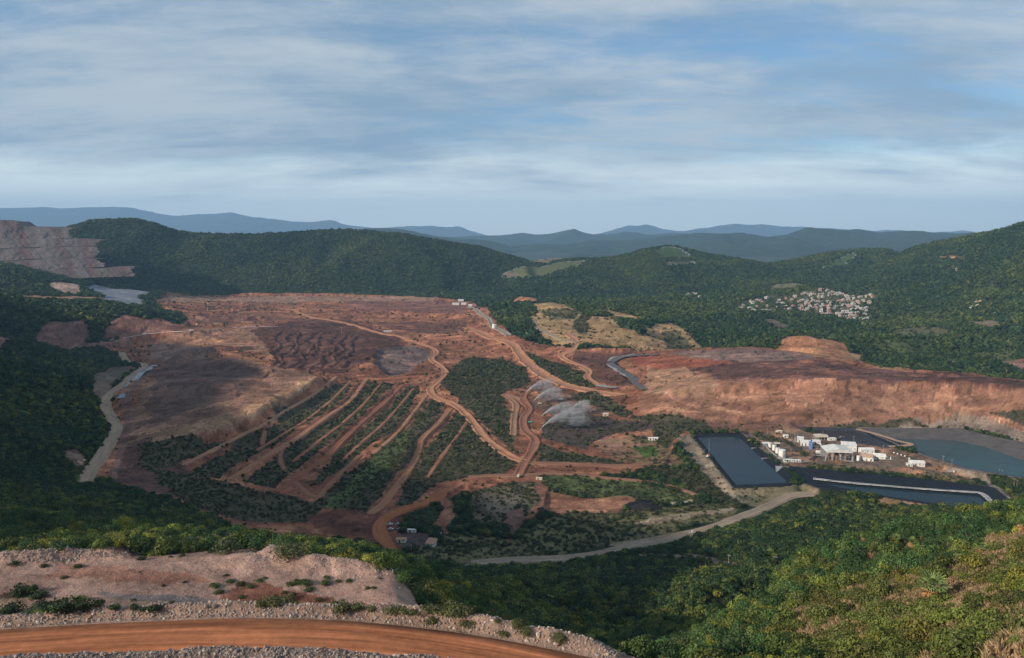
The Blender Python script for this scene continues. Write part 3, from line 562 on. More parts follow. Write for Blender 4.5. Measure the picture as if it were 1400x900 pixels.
paintw(np.array([at(p[0], p[1], q)[:2] for p, q in [((560, 846), 172), ((610, 846), 172), ((690, 862), 166), ((715, 880), 156), ((650, 872), 160), ((590, 858), 166)]]), (0.33, 0.19, 0.115), amp=1.0)
paintw(np.array([at(1290, 925, 60)[:2], at(1330, 896, 66)[:2], at(1400, 870, 74)[:2], at(1560, 830, 76)[:2], at(1600, 990, 50)[:2]]), (0.34, 0.21, 0.17), amp=1.0, alt=(0.42, 0.27, 0.21))

TRACKS = []
_r = random.Random(11)
for k in range(60):
    if k < 36: x0, y0, x1, y1 = _r.uniform(190, 640), _r.uniform(412, 500), _r.uniform(190, 640), _r.uniform(412, 500)
    else: x0, y0, x1, y1 = _r.uniform(880, 1400), _r.uniform(490, 580), _r.uniform(880, 1400), _r.uniform(490, 580)
    if abs(x1 - x0) > 240: x1 = x0 + 240 * (1 if x1 > x0 else -1) * _r.random()
    if abs(y1 - y0) > 26: y1 = y0 + 26 * (1 if y1 > y0 else -1) * _r.random()
    TRACKS.append((spline(GL([(x0, y0), (x0 + (x1 - x0) * 0.35, y0 + (y1 - y0) * 0.35 + _r.uniform(-4, 4)), (x0 + (x1 - x0) * 0.7, y0 + (y1 - y0) * 0.7 + _r.uniform(-4, 4)), (x1, y1)]), 12), _r.choice([1.5, 1.35, 0.62, 1.6]), _r.uniform(2.2, 4.5)))
SUNNY = [GL([(-60, 690), (60, 690), (180, 700), (330, 738), (300, 745), (200, 735), (100, 728), (-60, 735)])]
def cover(x, y):
    n = len(x); col = np.tile(np.array(FLOOR), (n, 1)); veg = np.ones(n); kind = np.zeros(n, int); size = np.ones(n)
    w1, w2 = 1.3 * fbm(x, y, 48, 5, 61, 0.6), 1.3 * fbm(x, y, 48, 5, 71, 0.6)
    t1 = fbm(x, y, 55, 5, 81, 0.62); t2 = fbm(x, y, 14, 4, 91, 0.6); t3 = fbm(x * 0.35, y * 1.4, 26, 4, 95, 0.6)
    col *= (1 + 0.3 * t1)[:, None]
    # worked ground: patches dumped and scraped at different times, each with its own tone and a raw edge
    pq = fbm(x * 0.6, y, 75, 4, 301, 0.55) * 3.2 + 40; pi_ = np.floor(pq); pf = pq - pi_; ptone = _h(pi_, pi_ * 0 + 3, 5) - 0.5; pedge = 1 - sstep(np.minimum(pf, 1 - pf), 0.0, 0.06)
    pq2 = fbm(x * 0.7, y, 28, 3, 321, 0.5) * 2.6 + 40; pi2 = np.floor(pq2); ptone2 = _h(pi2, pi2 * 0 + 9, 5) - 0.5
    veg -= 0.10 * sstep(fbm(x, y, 90, 4, 101), 0.25, 0.55)
    for p in PAINT:
        k = inside(x + p['amp'] * w1, y + p['amp'] * 1.6 * w2, p['poly'])
        if len(k) == 0: continue
        c = np.tile(p['col'], (len(k), 1))
        if p['alt'] is not None:
            f = sstep(0.55 * t1[k] + 0.55 * t2[k] + 0.3 * t3[k], -0.1, 0.75)[:, None]; c = c * (1 - f) + np.array(p['alt']) * f
        tone = 1 + p['var'] * (1.0 * t2[k] + 0.9 * t3[k] + 0.5 * t1[k])
        if p['veg'] < 0.3 and p['var'] > 0.15: tone = tone + sstep(y[k], 350, 500) * (0.75 * ptone[k] + 0.5 * ptone2[k] + pedge[k] * np.sign(ptone[k]) * 0.5)
        c *= np.clip(tone, 0.30, 2.0)[:, None]
        col[k] = np.maximum(c, 0.006)
        if p['veg'] < 0.3 and p['poly'][:, 1].min() > 500:
            lu = col[k].mean(1, keepdims=True); col[k] = np.clip((lu + (col[k] - lu) * 1.10) * 1.10, 0.006, 0.8)
        veg[k] = p['veg'] * np.clip(1 + 0.9 * t2[k] + 0.6 * t1[k], 0.05, 1.6); kind[k] = p['kind']; size[k] = p['size']
    for L, g_, w_ in TRACKS:
        k, d, s = lineinfo(x, y, L, w_ + 1)
        if len(k): f = ((1 - sstep(np.abs(d), w_ * 0.5, w_ + 1)) * (veg[k] < 0.2) * 0.8)[:, None]; col[k] *= 1 + (g_ - 1) * f
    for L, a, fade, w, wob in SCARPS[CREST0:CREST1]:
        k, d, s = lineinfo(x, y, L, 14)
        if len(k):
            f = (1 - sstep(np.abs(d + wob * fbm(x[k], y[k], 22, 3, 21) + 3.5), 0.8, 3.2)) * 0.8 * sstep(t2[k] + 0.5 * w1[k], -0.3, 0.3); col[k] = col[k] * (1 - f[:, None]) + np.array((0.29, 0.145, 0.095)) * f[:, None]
    for rd in ROADS:
        k, d, s = lineinfo(x, y, rd['line'], rd['w'] / 2 + (11 if not rd['near'] else 1))
        if len(k) == 0: continue
        on = np.abs(d) < rd['w'] / 2 + (1.0 if rd['near'] else 2.5 if rd['name'] != 'valley_road' else 10.0)
        veg[k[on]] = 0
        e = np.abs(d) < rd['w'] / 2 + 1.0 + 3.5 * np.abs(t2[k]) * (0 if rd['near'] else 1)
        if not rd['near']:
            ke = k[e]; col[ke] = 0.45 * col[ke] + 0.55 * np.array(rd['col']) * (0.85 + 0.3 * t2[ke])[:, None]
    for p in POND.values():
        k = inside(x, y, p['lip']); veg[k] = 0; col[k] = (0.02, 0.022, 0.027)
    # raw cut banks show darker, rougher earth
    return np.clip(col, 0.004, 0.8), np.clip(veg, 0, 1), kind, size

# road levels follow the relief, smoothed along the way
for rd in ROADS:
    L = rd['line']
    if rd['near']: rd['z'] = np.full(len(L), 220.0); continue
    z = detail(L[:, 0].copy(), L[:, 1].copy(), hb(L[:, 0], L[:, 1]))
    m = 7; zp = np.pad(z, m, mode='edge'); rd['z'] = np.convolve(zp, np.ones(2 * m + 1) / (2 * m + 1), 'valid')
def H(x, y):
    x = np.asarray(x, float).ravel(); y = np.asarray(y, float).ravel()
    return ponds(x, y, roadz(x, y, detail(x, y, hb(x, y))))
def hz1(x, y): return float(H(np.array([x]), np.array([y]))[0])

# ------------------------------------------------------------------ materials
MATS = {}
def newmat(name):
    m = bpy.data.materials.new(name); m.use_nodes = True; m.node_tree.nodes.clear(); return m, m.node_tree
def finish(t, shader):
    o = N(t, 'ShaderNodeOutputMaterial'); link(t, shader, o.inputs[0])
def principled(t, col, rough=0.9, spec=0.2, bump=None, metal=0.0):
    b = N(t, 'ShaderNodeBsdfPrincipled')
    if isinstance(col, tuple): b.inputs['Base Color'].default_value = (*col[:3], 1)
    else: link(t, col, b.inputs['Base Color'])
    if isinstance(rough, (int, float)): b.inputs['Roughness'].default_value = rough
    else: link(t, rough, b.inputs['Roughness'])
    b.inputs['Specular IOR Level'].default_value = spec; b.inputs['Metallic'].default_value = metal
    if bump is not None: link(t, bump, b.inputs['Normal'])
    return b.outputs[0]
def wpos(t): return N(t, 'ShaderNodeNewGeometry').outputs['Position']
def bumpn(t, h, strength, dist):
    b = N(t, 'ShaderNodeBump'); b.inputs['Strength'].default_value = strength; b.inputs['Distance'].default_value = dist
    link(t, h, b.inputs['Height']); return b.outputs[0]
def mat_ground():
    m, t = newmat('ground'); pos = wpos(t)
    at_ = N(t, 'ShaderNodeAttribute', attribute_name='Col').outputs['Color']
    a = maprange(t, noise(t, pos, 0.02, 8, 0.65), 0.3, 0.7, 0.80, 1.22, False)
    b = maprange(t, noise(t, pos, 0.22, 7, 0.68), 0.28, 0.72, 0.62, 1.40, False)
    c = maprange(t, noise(t, pos, 2.4, 5, 0.7), 0.3, 0.7, 0.70, 1.32, False)
    k = mathn(t, 'MULTIPLY', mathn(t, 'MULTIPLY', a, b), c)
    cc = N(t, 'ShaderNodeVectorMath', operation='SCALE'); link(t, at_, cc.inputs[0]); link(t, k, cc.inputs['Scale'])
    bh = mathn(t, 'ADD', mathn(t, 'MULTIPLY', noise(t, pos, 0.15, 8, 0.62), 3.0), mathn(t, 'MULTIPLY', noise(t, pos, 1.7, 5, 0.65), 0.5))
    finish(t, principled(t, cc.outputs[0], 0.95, 0.1, bumpn(t, bh, 0.8, 1.0))); return m
def mat_road(name, col, near=False):
    m, t = newmat(name); pos = wpos(t)
    uvn = N(t, 'ShaderNodeAttribute', attribute_name='lane').outputs['Vector']
    tr = noise(t, mapping(t, uvn, (0, 0, 0), (0, 0, 0), (0.02, 5.0, 1)), 1.0, 5, 0.65, 0.2)
    a = maprange(t, tr, 0.36, 0.64, *((0.48, 1.38) if near else (0.78, 1.18)), False); b = maprange(t, noise(t, pos, 0.5, 6, 0.65), 0.3, 0.7, 0.82, 1.18, False)
    c = maprange(t, noise(t, pos, 0.04, 5, 0.6), 0.3, 0.7, 0.85, 1.15, False)
    cc = N(t, 'ShaderNodeVectorMath', operation='SCALE'); cc.inputs[0].default_value = col
    link(t, mathn(t, 'MULTIPLY', mathn(t, 'MULTIPLY', a, b), c), cc.inputs['Scale'])
    finish(t, principled(t, cc.outputs[0], 0.95, 0.1, bumpn(t, tr, 0.5, 0.35))); return m
def mat_plain(name, col, rough=0.7, var=0.12, sc=0.8, spec=0.3, metal=0.0):
    if name in MATS: return MATS[name]
    m, t = newmat(name); pos = wpos(t)
    a = maprange(t, noise(t, pos, sc, 6, 0.65), 0.3, 0.7, 1 - var, 1 + var, False)
    cc = N(t, 'ShaderNodeVectorMath', operation='SCALE'); cc.inputs[0].default_value = col; link(t, a, cc.inputs['Scale'])
    finish(t, principled(t, cc.outputs[0], rough, spec, None, metal)); MATS[name] = m; return m
def mat_leaf():
    m, t = newmat('foliage')
    tint = N(t, 'ShaderNodeAttribute', attribute_name='tint', attribute_type='INSTANCER').outputs['Color']
    v = N(t, 'ShaderNodeAttribute', attribute_name='leaf').outputs['Fac']
    k = maprange(t, v, 0, 1, 0.55, 1.5, False)
    cc = N(t, 'ShaderNodeVectorMath', operation='SCALE'); link(t, tint, cc.inputs[0]); link(t, k, cc.inputs['Scale'])
    p = principled(t, cc.outputs[0], 0.6, 0.25)
    tr = N(t, 'ShaderNodeBsdfTranslucent'); link(t, cc.outputs[0], tr.inputs[0])
    mx = N(t, 'ShaderNodeMixShader'); mx.inputs[0].default_value = 0.22; link(t, p, mx.inputs[1]); link(t, tr.outputs[0], mx.inputs[2])
    finish(t, mx.outputs[0]); return m
M_GROUND = mat_ground(); M_LEAF = mat_leaf()

# ------------------------------------------------------------------ mesh helpers
def mesh_np(name, V, F, mats=(), smooth=False, mi=None):
    me = bpy.data.meshes.new(name); V = np.asarray(V, np.float32); F = np.asarray(F, np.int32)
    me.vertices.add(len(V)); me.vertices.foreach_set('co', V.ravel())
    k = F.shape[1]; me.loops.add(F.size); me.loops.foreach_set('vertex_index', F.ravel())
    me.polygons.add(len(F)); me.polygons.foreach_set('loop_start', np.arange(0, F.size, k, dtype=np.int32))
    if mi is not None: me.polygons.foreach_set('material_index', np.asarray(mi, np.int32))
    me.update(calc_edges=True)
    me.polygons.foreach_set('use_smooth', np.full(len(F), smooth))
    for m in mats: me.materials.append(m)
    return me
def obj(name, me, parent=None, **props):
    o = bpy.data.objects.new(name, me); ROOT.objects.link(o)
    if parent is not None: o.parent = parent
    for k, v in props.items(): o[k] = v
    return o
def grid_faces(nr, nc):
    i = np.arange((nr - 1) * (nc - 1)); r, c = i // (nc - 1), i % (nc - 1); a = r * nc + c
    return np.stack([a, a + 1, a + nc + 1, a + nc], 1)
def colattr(me, col, name='Col'):
    at_ = me.attributes.new(name, 'FLOAT_COLOR', 'POINT'); c = np.ones((len(col), 4), np.float32); c[:, :3] = col
    at_.data.foreach_set('color', c.ravel())

# ------------------------------------------------------------------ ground sheet
us = np.concatenate([np.linspace(-2.0, -0.78, 70, endpoint=False), np.linspace(-0.78, 0.78, 1020), np.linspace(0.78, 1.5, 40)[1:]])
def geo(a, b, s): return list(np.exp(np.arange(math.log(a), math.log(b), s)))
ys = np.array(geo(28, 130, .012) + geo(130, 400, .005) + geo(400, 1800, .0042) + geo(1800, 4440, .006) + [4440.0])
GX, GY = us[None, :] * ys[:, None], np.repeat(ys[:, None], len(us), 1)
gx, gy = GX.ravel(), GY.ravel()
gz = H(gx, gy); gc, gveg, _, _ = cover(gx, gy)
me = mesh_np('ground', np.stack([gx, gy, gz], 1), grid_faces(len(ys), len(us)), [M_GROUND], True)
colattr(me, gc); obj('ground', me, kind='structure', label='red open-cast mine floor and wooded slopes of the valley', category='ground')
GZ = gz.reshape(GX.shape)
LY = np.log(ys)
def hq(x, y):
    """quick height from the finished sheet"""
    u = np.clip(np.interp(x / y, us, np.arange(len(us))), 0, len(us) - 1.001); v = np.clip(np.interp(np.log(y), LY, np.arange(len(ys))), 0, len(ys) - 1.001)
    i, j = u.astype(int), v.astype(int); fu, fv = u - i, v - j
    return (GZ[j, i] * (1 - fu) + GZ[j, i + 1] * fu) * (1 - fv) + (GZ[j + 1, i] * (1 - fu) + GZ[j + 1, i + 1] * fu) * fv
YQ = np.exp(np.linspace(math.log(45), math.log(4440), 2600))
def GS(px, py, ymin=45):
    a, b = ray(px, py); d = CAMZ + b * YQ - hq(a * YQ, YQ)
    k = np.nonzero((d < 0) & (YQ > ymin))[0]; k = int(k[0]) if len(k) else len(YQ) - 1
    Y = YQ[k]; return (a * Y, Y, float(hq(np.array([a * Y]), np.array([Y]))[0]))
def seen(x, y, z, lift):
    """is the top of something standing here in the viewer's line of sight?"""
    ok = np.ones(len(x), bool)
    for f in np.linspace(0.25, 0.985, 60):
        xx, yy, zz = x * f, y * f, CAMZ + (z + lift - CAMZ) * f
        m = yy > 30; ok[m] &= hq(xx[m], yy[m]) < zz[m] + 0.3
    vx, vz = x, z + lift - CAMZ
    cy = y * CP_ - vz * SP_; cz = y * SP_ + vz * CP_
    return ok & (np.abs(x / cy * FOC) < 705) & (np.abs(cz / cy * FOC) < 455)

# far plain out to the horizon
me = mesh_np('far_plain', [(-40000, 4200, -12), (40000, 4200, -12), (40000, 47500, -80), (-40000, 47500, -80)], [(0, 1, 2, 3)], [mat_plain('far_plain', (0.035, 0.05, 0.025), 0.9, 0.3, 0.002)])
obj('plain', me, kind='structure', label='green plain between the far hills', category='plain')

# unseen mountain shoulder left of the viewer, added to shade the near left ground
nx, ny = 90, 90
X, Y = np.meshgrid(np.linspace(-1500, -90, nx), np.linspace(-900, 300, ny)); x, y = X.ravel(), Y.ravel()
d = np.hypot((x + 640) / 330, (y + 60) / 300)
z = 120 + 215 * np.exp(-d ** 2 * 0.7) + fbm(x, y, 150, 5, 5) * 26
edge = 1 - sstep(-(x + 0.95 * np.maximum(y, 0)), 70, 230); z = z * (1 - edge) + np.minimum(z, 110) * edge
me = mesh_np('shading_shoulder', np.stack([x, y, z], 1), grid_faces(ny, nx), [M_GROUND], True); colattr(me, np.tile(np.array(FLOOR), (len(x), 1)))
obj('hill', me, kind='structure', label='unseen mountain shoulder left of the picture, added to shade the near ground', category='hill')

# ------------------------------------------------------------------ roads
for i, rd in enumerate(ROADS):
    L = rd['line']; t = np.gradient(L, axis=0); t /= np.linalg.norm(t, axis=1)[:, None]; nrm = np.stack([-t[:, 1], t[:, 0]], 1)
    prof = [(-0.5, -0.9), (-0.48, 0.02), (-0.25, 0.0), (0.0, 0.06), (0.25, 0.0), (0.48, 0.02), (0.5, -0.9)]
    if not rd['near']:
        e = 1.6 / rd['w']; hb_ = 1.3 if rd['w'] > 6 else 0.8                      # windrows pushed up by the grader
        prof = [(-0.5 - 2 * e, -1.6), (-0.5 - 0.7 * e, hb_), (-0.5 + 0.5 * e, 0.0), (0.0, 0.08), (0.5 - 0.5 * e, 0.0), (0.5 + 0.7 * e, hb_), (0.5 + 2 * e, -1.6)]
    V, uvs = [], []; s = np.concatenate([[0], np.cumsum(np.linalg.norm(np.diff(L, axis=0), axis=1))])
    wv = 1 + (0.12 if rd['near'] or rd['name'] in ('paved_road', 'valley_road') else 0.35) * fbm(s, s * 0 + i * 50.0, 40, 3, 7)
    for a, b in prof:
        q = L + nrm * (a * rd['w'] * wv)[:, None]; V.append(np.column_stack([q, rd['z'] + rd['lift'] + b])); uvs.append(np.column_stack([s, np.full(len(s), a), s * 0]))
    V = np.stack(V, 1).reshape(-1, 3); uvs = np.stack(uvs, 1).reshape(-1, 3).astype(np.float32)
    me = mesh_np(rd['name'], V, grid_faces(len(L), len(prof))[:, ::-1], [mat_road('road_dirt_%d' % i, rd['col'], rd['near'])], True)
    at_ = me.attributes.new('lane', 'FLOAT_VECTOR', 'POINT'); at_.data.foreach_set('vector', uvs.ravel())
    obj(rd['name'], me, kind='structure', label=rd['label'], category='road')

# ------------------------------------------------------------------ far hills and mountains
def mat_hill(name, col, col2, sc):
    m, t = newmat(name); pos = wpos(t)
    a = maprange(t, noise(t, pos, sc, 8, 0.65), 0.35, 0.65, 0, 1, False)
    c = mixc(t, a, col, col2)
    at_ = N(t, 'ShaderNodeAttribute', attribute_name='Col'); c = mixc(t, at_.outputs['Alpha'], at_.outputs['Color'], c)
    h = noise(t, pos, sc * 3.5, 8, 0.7)
    finish(t, principled(t, c, 0.95, 0.1, bumpn(t, h, 1.0, 0.25 / sc))); return m
HILLS = {}
def ridge(name, label, sky, crestY, footY, footz, mat, back=900, gully=30, gl=400, nr=70, seed=1, patches=(), dx=4.0, rough=3.0, jag=0.9):
    """a range with its crest line, a long front slope cut by gullies and a back slope"""
    sky = np.array(sky, float); cx = np.arange(sky[0, 0], sky[-1, 0] + 0.1, dx)
    cyv = np.interp(cx, sky[:, 0], sky[:, 1]); k = np.ones(3) / 3; cyv[1:-1] = np.convolve(cyv, k, 'valid'); cyv = cyv + jag * fbm(cx, cx * 0 + seed * 3.3, 26, 4, seed, 0.6)
    CY = np.interp(cx, *zip(*crestY)) if isinstance(crestY, list) else np.full(len(cx), float(crestY))
    FY = np.interp(cx, *zip(*footY)) if isinstance(footY, list) else np.full(len(cx), float(footY))
    rows = []; ts = np.concatenate([np.linspace(0, 1, nr), 1 + np.linspace(0, 1, 9)[1:]])
    a = np.array([ray(p, q)[0] for p, q in zip(cx, cyv)]); zcst = np.array([CAMZ + ray(p, q)[1] * Y for p, q, Y in zip(cx, cyv, CY)])
    for t in ts:
        if t <= 1:
            Yr = FY + (CY - FY) * t; s = 0.62 * t + 0.38 * t * t * (3 - 2 * t); zr = footz + (zcst - footz) * s
            xx = a * Yr; am = gully * (4 * t * (1 - t)) ** 0.7
            wx = xx + 60 * fbm(xx, Yr, 500, 3, seed + 5); g = ridged(wx, Yr * 0.45, gl, 4, seed) - 0.55
            zr = zr + g * am * 1.6 + fbm(xx, Yr, 60, 3, seed + 3) * rough * (0.4 if t == 1 else 1)
        else:
            Yr = CY + back * (t - 1); xx = a * Yr; zr = zcst - (zcst - footz + 40) * (t - 1) ** 1.2
        rows.append(np.column_stack([xx, Yr, zr]))
    V = np.vstack(rows); me = mesh_np(name, V, grid_faces(len(ts), len(cx)), [mat], True)
    # patches: clearings, given by photograph outline and the slope they lie on
    col = np.ones((len(V), 4), np.float32)
    px = 700 + V[:, 0] * FOC / (V[:, 1] * CP_ - (V[:, 2] - CAMZ) * SP_); py = 450 - FOC * (V[:, 1] * SP_ + (V[:, 2] - CAMZ) * CP_) / (V[:, 1] * CP_ - (V[:, 2] - CAMZ) * SP_)
    clear = np.zeros(len(V), bool)
    front = np.repeat(ts <= 1, len(cx))
    for pg, c in patches:
        w = 2.0 * fbm(V[:, 0], V[:, 1], 90, 3, 3); k = inside(px + w, py + w * 0.4, np.array(pg, float)); k = k[front[k]]
        col[k, :3] = c; col[k, 3] = 0; clear[k] = True
    at_ = me.attributes.new('Col', 'FLOAT_COLOR', 'POINT'); at_.data.foreach_set('color', col.ravel())
    o = obj(name, me, kind='structure', label=label, category='hill')
    HILLS[label] = (V.reshape(len(ts), len(cx), 3), nr, clear.reshape(len(ts), len(cx))); return o
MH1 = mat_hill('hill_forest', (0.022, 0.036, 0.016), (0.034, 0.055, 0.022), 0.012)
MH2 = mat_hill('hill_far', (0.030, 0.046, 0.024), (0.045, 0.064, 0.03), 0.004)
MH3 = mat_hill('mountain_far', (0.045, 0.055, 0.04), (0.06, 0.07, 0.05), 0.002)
TANF = (0.17, 0.15, 0.085)
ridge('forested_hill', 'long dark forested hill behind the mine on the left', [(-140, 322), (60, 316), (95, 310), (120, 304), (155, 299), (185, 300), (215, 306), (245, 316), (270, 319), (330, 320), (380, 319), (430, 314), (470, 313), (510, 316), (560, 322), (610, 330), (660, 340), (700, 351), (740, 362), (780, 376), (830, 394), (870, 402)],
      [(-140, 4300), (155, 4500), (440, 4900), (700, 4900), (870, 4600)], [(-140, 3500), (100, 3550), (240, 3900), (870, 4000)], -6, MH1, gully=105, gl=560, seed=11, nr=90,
      patches=[([(684, 377), (700, 368), (740, 360), (762, 362), (745, 376), (720, 381), (690, 379)], (0.13, 0.14, 0.06)), ([(688, 373), (705, 372), (712, 378), (694, 379)], (0.2, 0.15, 0.11))])
ridge('forested_hill', 'wooded middle hill with a pale clearing and a pointed green top', [(640, 392), (690, 368), (720, 357), (760, 353), (800, 353), (840, 352), (865, 348), (890, 339), (908, 335), (925, 337), (950, 342), (980, 349), (1010, 354), (1040, 360), (1070, 372), (1110, 384), (1160, 398)],
      [(640, 4600), (900, 4900), (1160, 4400)], [(640, 4000), (1000, 3500), (1160, 3400)], -4, MH1, gully=90, gl=520, seed=23, nr=90,
      patches=[([(690, 377), (720, 369), (760, 360), (800, 356), (790, 362), (765, 370), (740, 378), (700, 379)], (0.12, 0.13, 0.055)), ([(722, 357), (755, 353), (770, 354), (740, 361)], TANF), ([(890, 345), (910, 337), (930, 340), (945, 350), (905, 352)], (0.06, 0.095, 0.03)), ([(905, 358), (950, 357), (948, 361), (910, 362)], TANF)])
ridge('forested_hill', 'wooded hill with a green pasture behind the village', [(980, 372), (1030, 363), (1080, 357), (1110, 349), (1140, 344), (1180, 340), (1210, 341), (1240, 348), (1270, 356), (1310, 368), (1360, 384)],
      [(980, 4700), (1180, 5000), (1360, 4700)], [(980, 3700), (1360, 3900)], 20, MH1, gully=75, gl=480, seed=37, nr=80,
      patches=[([(1120, 366), (1150, 352), (1165, 345), (1170, 350), (1155, 362), (1130, 368)], (0.075, 0.11, 0.035)), ([(1084, 353), (1100, 347), (1118, 347), (1100, 353)], TANF)])
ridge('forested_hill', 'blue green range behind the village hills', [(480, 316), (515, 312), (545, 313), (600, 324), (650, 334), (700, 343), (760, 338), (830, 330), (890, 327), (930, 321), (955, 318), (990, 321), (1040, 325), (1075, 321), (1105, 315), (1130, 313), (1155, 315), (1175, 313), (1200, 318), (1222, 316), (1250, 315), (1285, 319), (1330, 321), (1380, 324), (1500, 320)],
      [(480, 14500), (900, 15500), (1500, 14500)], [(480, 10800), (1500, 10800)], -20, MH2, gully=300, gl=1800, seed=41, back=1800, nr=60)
ridge('forested_hill', 'blue range further back in the middle of the view', [(560, 334), (600, 326), (640, 323), (680, 322), (700, 320), (715, 318), (735, 321), (760, 319), (783, 317), (800, 321), (840, 323), (880, 321), (920, 319), (960, 322), (1020, 326)],
      22000, 17500, -40, MH2, gully=320, gl=2200, seed=53, back=2200, nr=50)
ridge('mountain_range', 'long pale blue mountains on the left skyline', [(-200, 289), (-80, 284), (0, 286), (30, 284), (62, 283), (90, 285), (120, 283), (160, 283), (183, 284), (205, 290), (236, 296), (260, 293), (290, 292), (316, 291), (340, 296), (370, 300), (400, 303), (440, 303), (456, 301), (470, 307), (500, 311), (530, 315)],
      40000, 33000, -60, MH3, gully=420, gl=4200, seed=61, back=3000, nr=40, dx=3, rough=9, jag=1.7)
ridge('mountain_range', 'small pale blue peak left of the middle of the skyline', [(480, 318), (520, 311), (560, 310), (590, 309), (610, 312), (628, 309), (640, 315), (660, 321), (690, 326)],
      41500, 35500, -60, MH3, gully=360, gl=3800, seed=67, back=2500, nr=30, dx=3, rough=9, jag=1.7)
ridge('mountain_range', 'pale blue twin peaked mountains right of the middle of the skyline', [(790, 322), (815, 320), (835, 315), (858, 308), (870, 309), (884, 307), (905, 313), (930, 317), (960, 313), (985, 309), (1005, 306), (1025, 308), (1045, 307), (1070, 311), (1100, 311), (1140, 313), (1200, 316), (1290, 318), (1315, 316), (1345, 321), (1400, 322)],
      38500, 32500, -60, MH3, gully=400, gl=4000, seed=71, back=2500, nr=40, dx=3, rough=9, jag=1.7)
# pit wall: pale rock cut in benches
def pit_wall():
    crest = [(-140, 298), (-60, 300), (-20, 303), (14, 302), (24, 303), (33, 309), (50, 310), (92, 310), (97, 313)]
    # each bench: its top edge and its toe in the photograph, left to right
    bn = [([(-140, 299), (0, 302), (24, 303), (33, 309), (95, 311)], [(-140, 326), (0, 326), (60, 327), (96, 325)], 3720),
          ([(-140, 327), (0, 327), (96, 326), (134, 328)], [(-140, 340), (0, 340), (70, 337), (132, 336)], 3640),
          ([(-140, 341), (0, 341), (70, 338), (133, 337)], [(-140, 357), (0, 357), (60, 353), (133, 352)], 3560),
          ([(-140, 358), (0, 358), (60, 354), (134, 353)], [(-140, 370), (0, 368), (60, 368), (143, 365)], 3480),
          ([(-140, 371), (0, 369), (60, 369), (182, 365)], [(-140, 392), (0, 390), (80, 384), (120, 380), (182, 378)], 3400)]
    V, F, C = [], [], []; nc = 150
    base = None
    for i, (top, toe, Y) in enumerate(bn):
        top, toe = np.array(top, float), np.array(toe, float)
        rows = []
        for f in np.linspace(0, 1, 9):
            px = np.linspace(-140, top[-1, 0] + (toe[-1, 0] - top[-1, 0]) * f + 5 * math.sin(7 * f + 2.3 * i) * math.sin(13 * f + i), nc)
            wv_ = 1.3 * fbm(px * 1.0, px * 0 + 7.0 * i, 22, 3, 19); py = (np.interp(px, top[:, 0], top[:, 1]) + wv_) * (1 - f) + np.interp(px, toe[:, 0], toe[:, 1]) * f
            Yv = Y - 42 * f + 10 * fbm(px * 3.0, px * 0 + i * 9.0, 160, 3, 3) + 11 * fbm(px * 3.1 + f * 30, px * 0 + i * 53.0 + f * 45, 34, 5, 8, 0.6) * (0.4 + f)
            rows.append(np.array([at(a, b, c) for a, b, c in zip(px, py, Yv)]))
        b0 = len(V) and sum(len(v) for v in V); blk = np.vstack(rows); V.append(blk)
        F.append(grid_faces(len(rows), nc) + b0)
        # tops of the benches run back into the hill
        fr = rows[0]; bk = fr + np.array([0, 95.0, 1.0]); b1 = b0 + len(blk); V.append(np.vstack([fr, bk])); F.append(grid_faces(2, nc) + b1)
        # the right end turns back into the hill
        en = np.array([r[-1] for r in rows]); b2 = b1 + 2 * nc; V.append(np.vstack([en, en + np.array([-75, 120.0, 0])])); F.append(grid_faces(2, len(en)) + b2)
    V = np.vstack(V); F = np.vstack(F)
    m, t = newmat('pit_rock'); pos = wpos(t)
    sepn = N(t, 'ShaderNodeSeparateXYZ'); link(t, pos, sepn.inputs[0]); cm = N(t, 'ShaderNodeCombineXYZ')
    link(t, mathn(t, 'ADD', sepn.outputs[0], mathn(t, 'MULTIPLY', sepn.outputs[2], 1.3)), cm.inputs[0])
    link(t, mathn(t, 'MULTIPLY', sepn.outputs[2], 0.08), cm.inputs[2])
    st = noise(t, cm.outputs[0], 0.012, 8, 0.68); st2 = noise(t, mapping(t, cm.outputs[0], (77, 0, 0)), 0.03, 7, 0.7)
    c = mixc(t, maprange(t, st, 0.42, 0.58, 0, 1), (0.125, 0.112, 0.114), (0.105, 0.068, 0.066)); c = mixc(t, maprange(t, st2, 0.45, 0.7, 0, 0.8), c, (0.16, 0.135, 0.13))
    c = mixc(t, maprange(t, noise(t, pos, 0.03, 7, 0.7), 0.48, 0.66, 0, 0.75), c, (0.055, 0.06, 0.04))
    finish(t, principled(t, c, 0.95, 0.1, bumpn(t, st2, 1.0, 14)))
    obj('pit_wall', mesh_np('pit_wall', V, F, [m], False), kind='structure', label='benched grey and red rock wall of the upper pit', category='rock wall')
pit_wall()

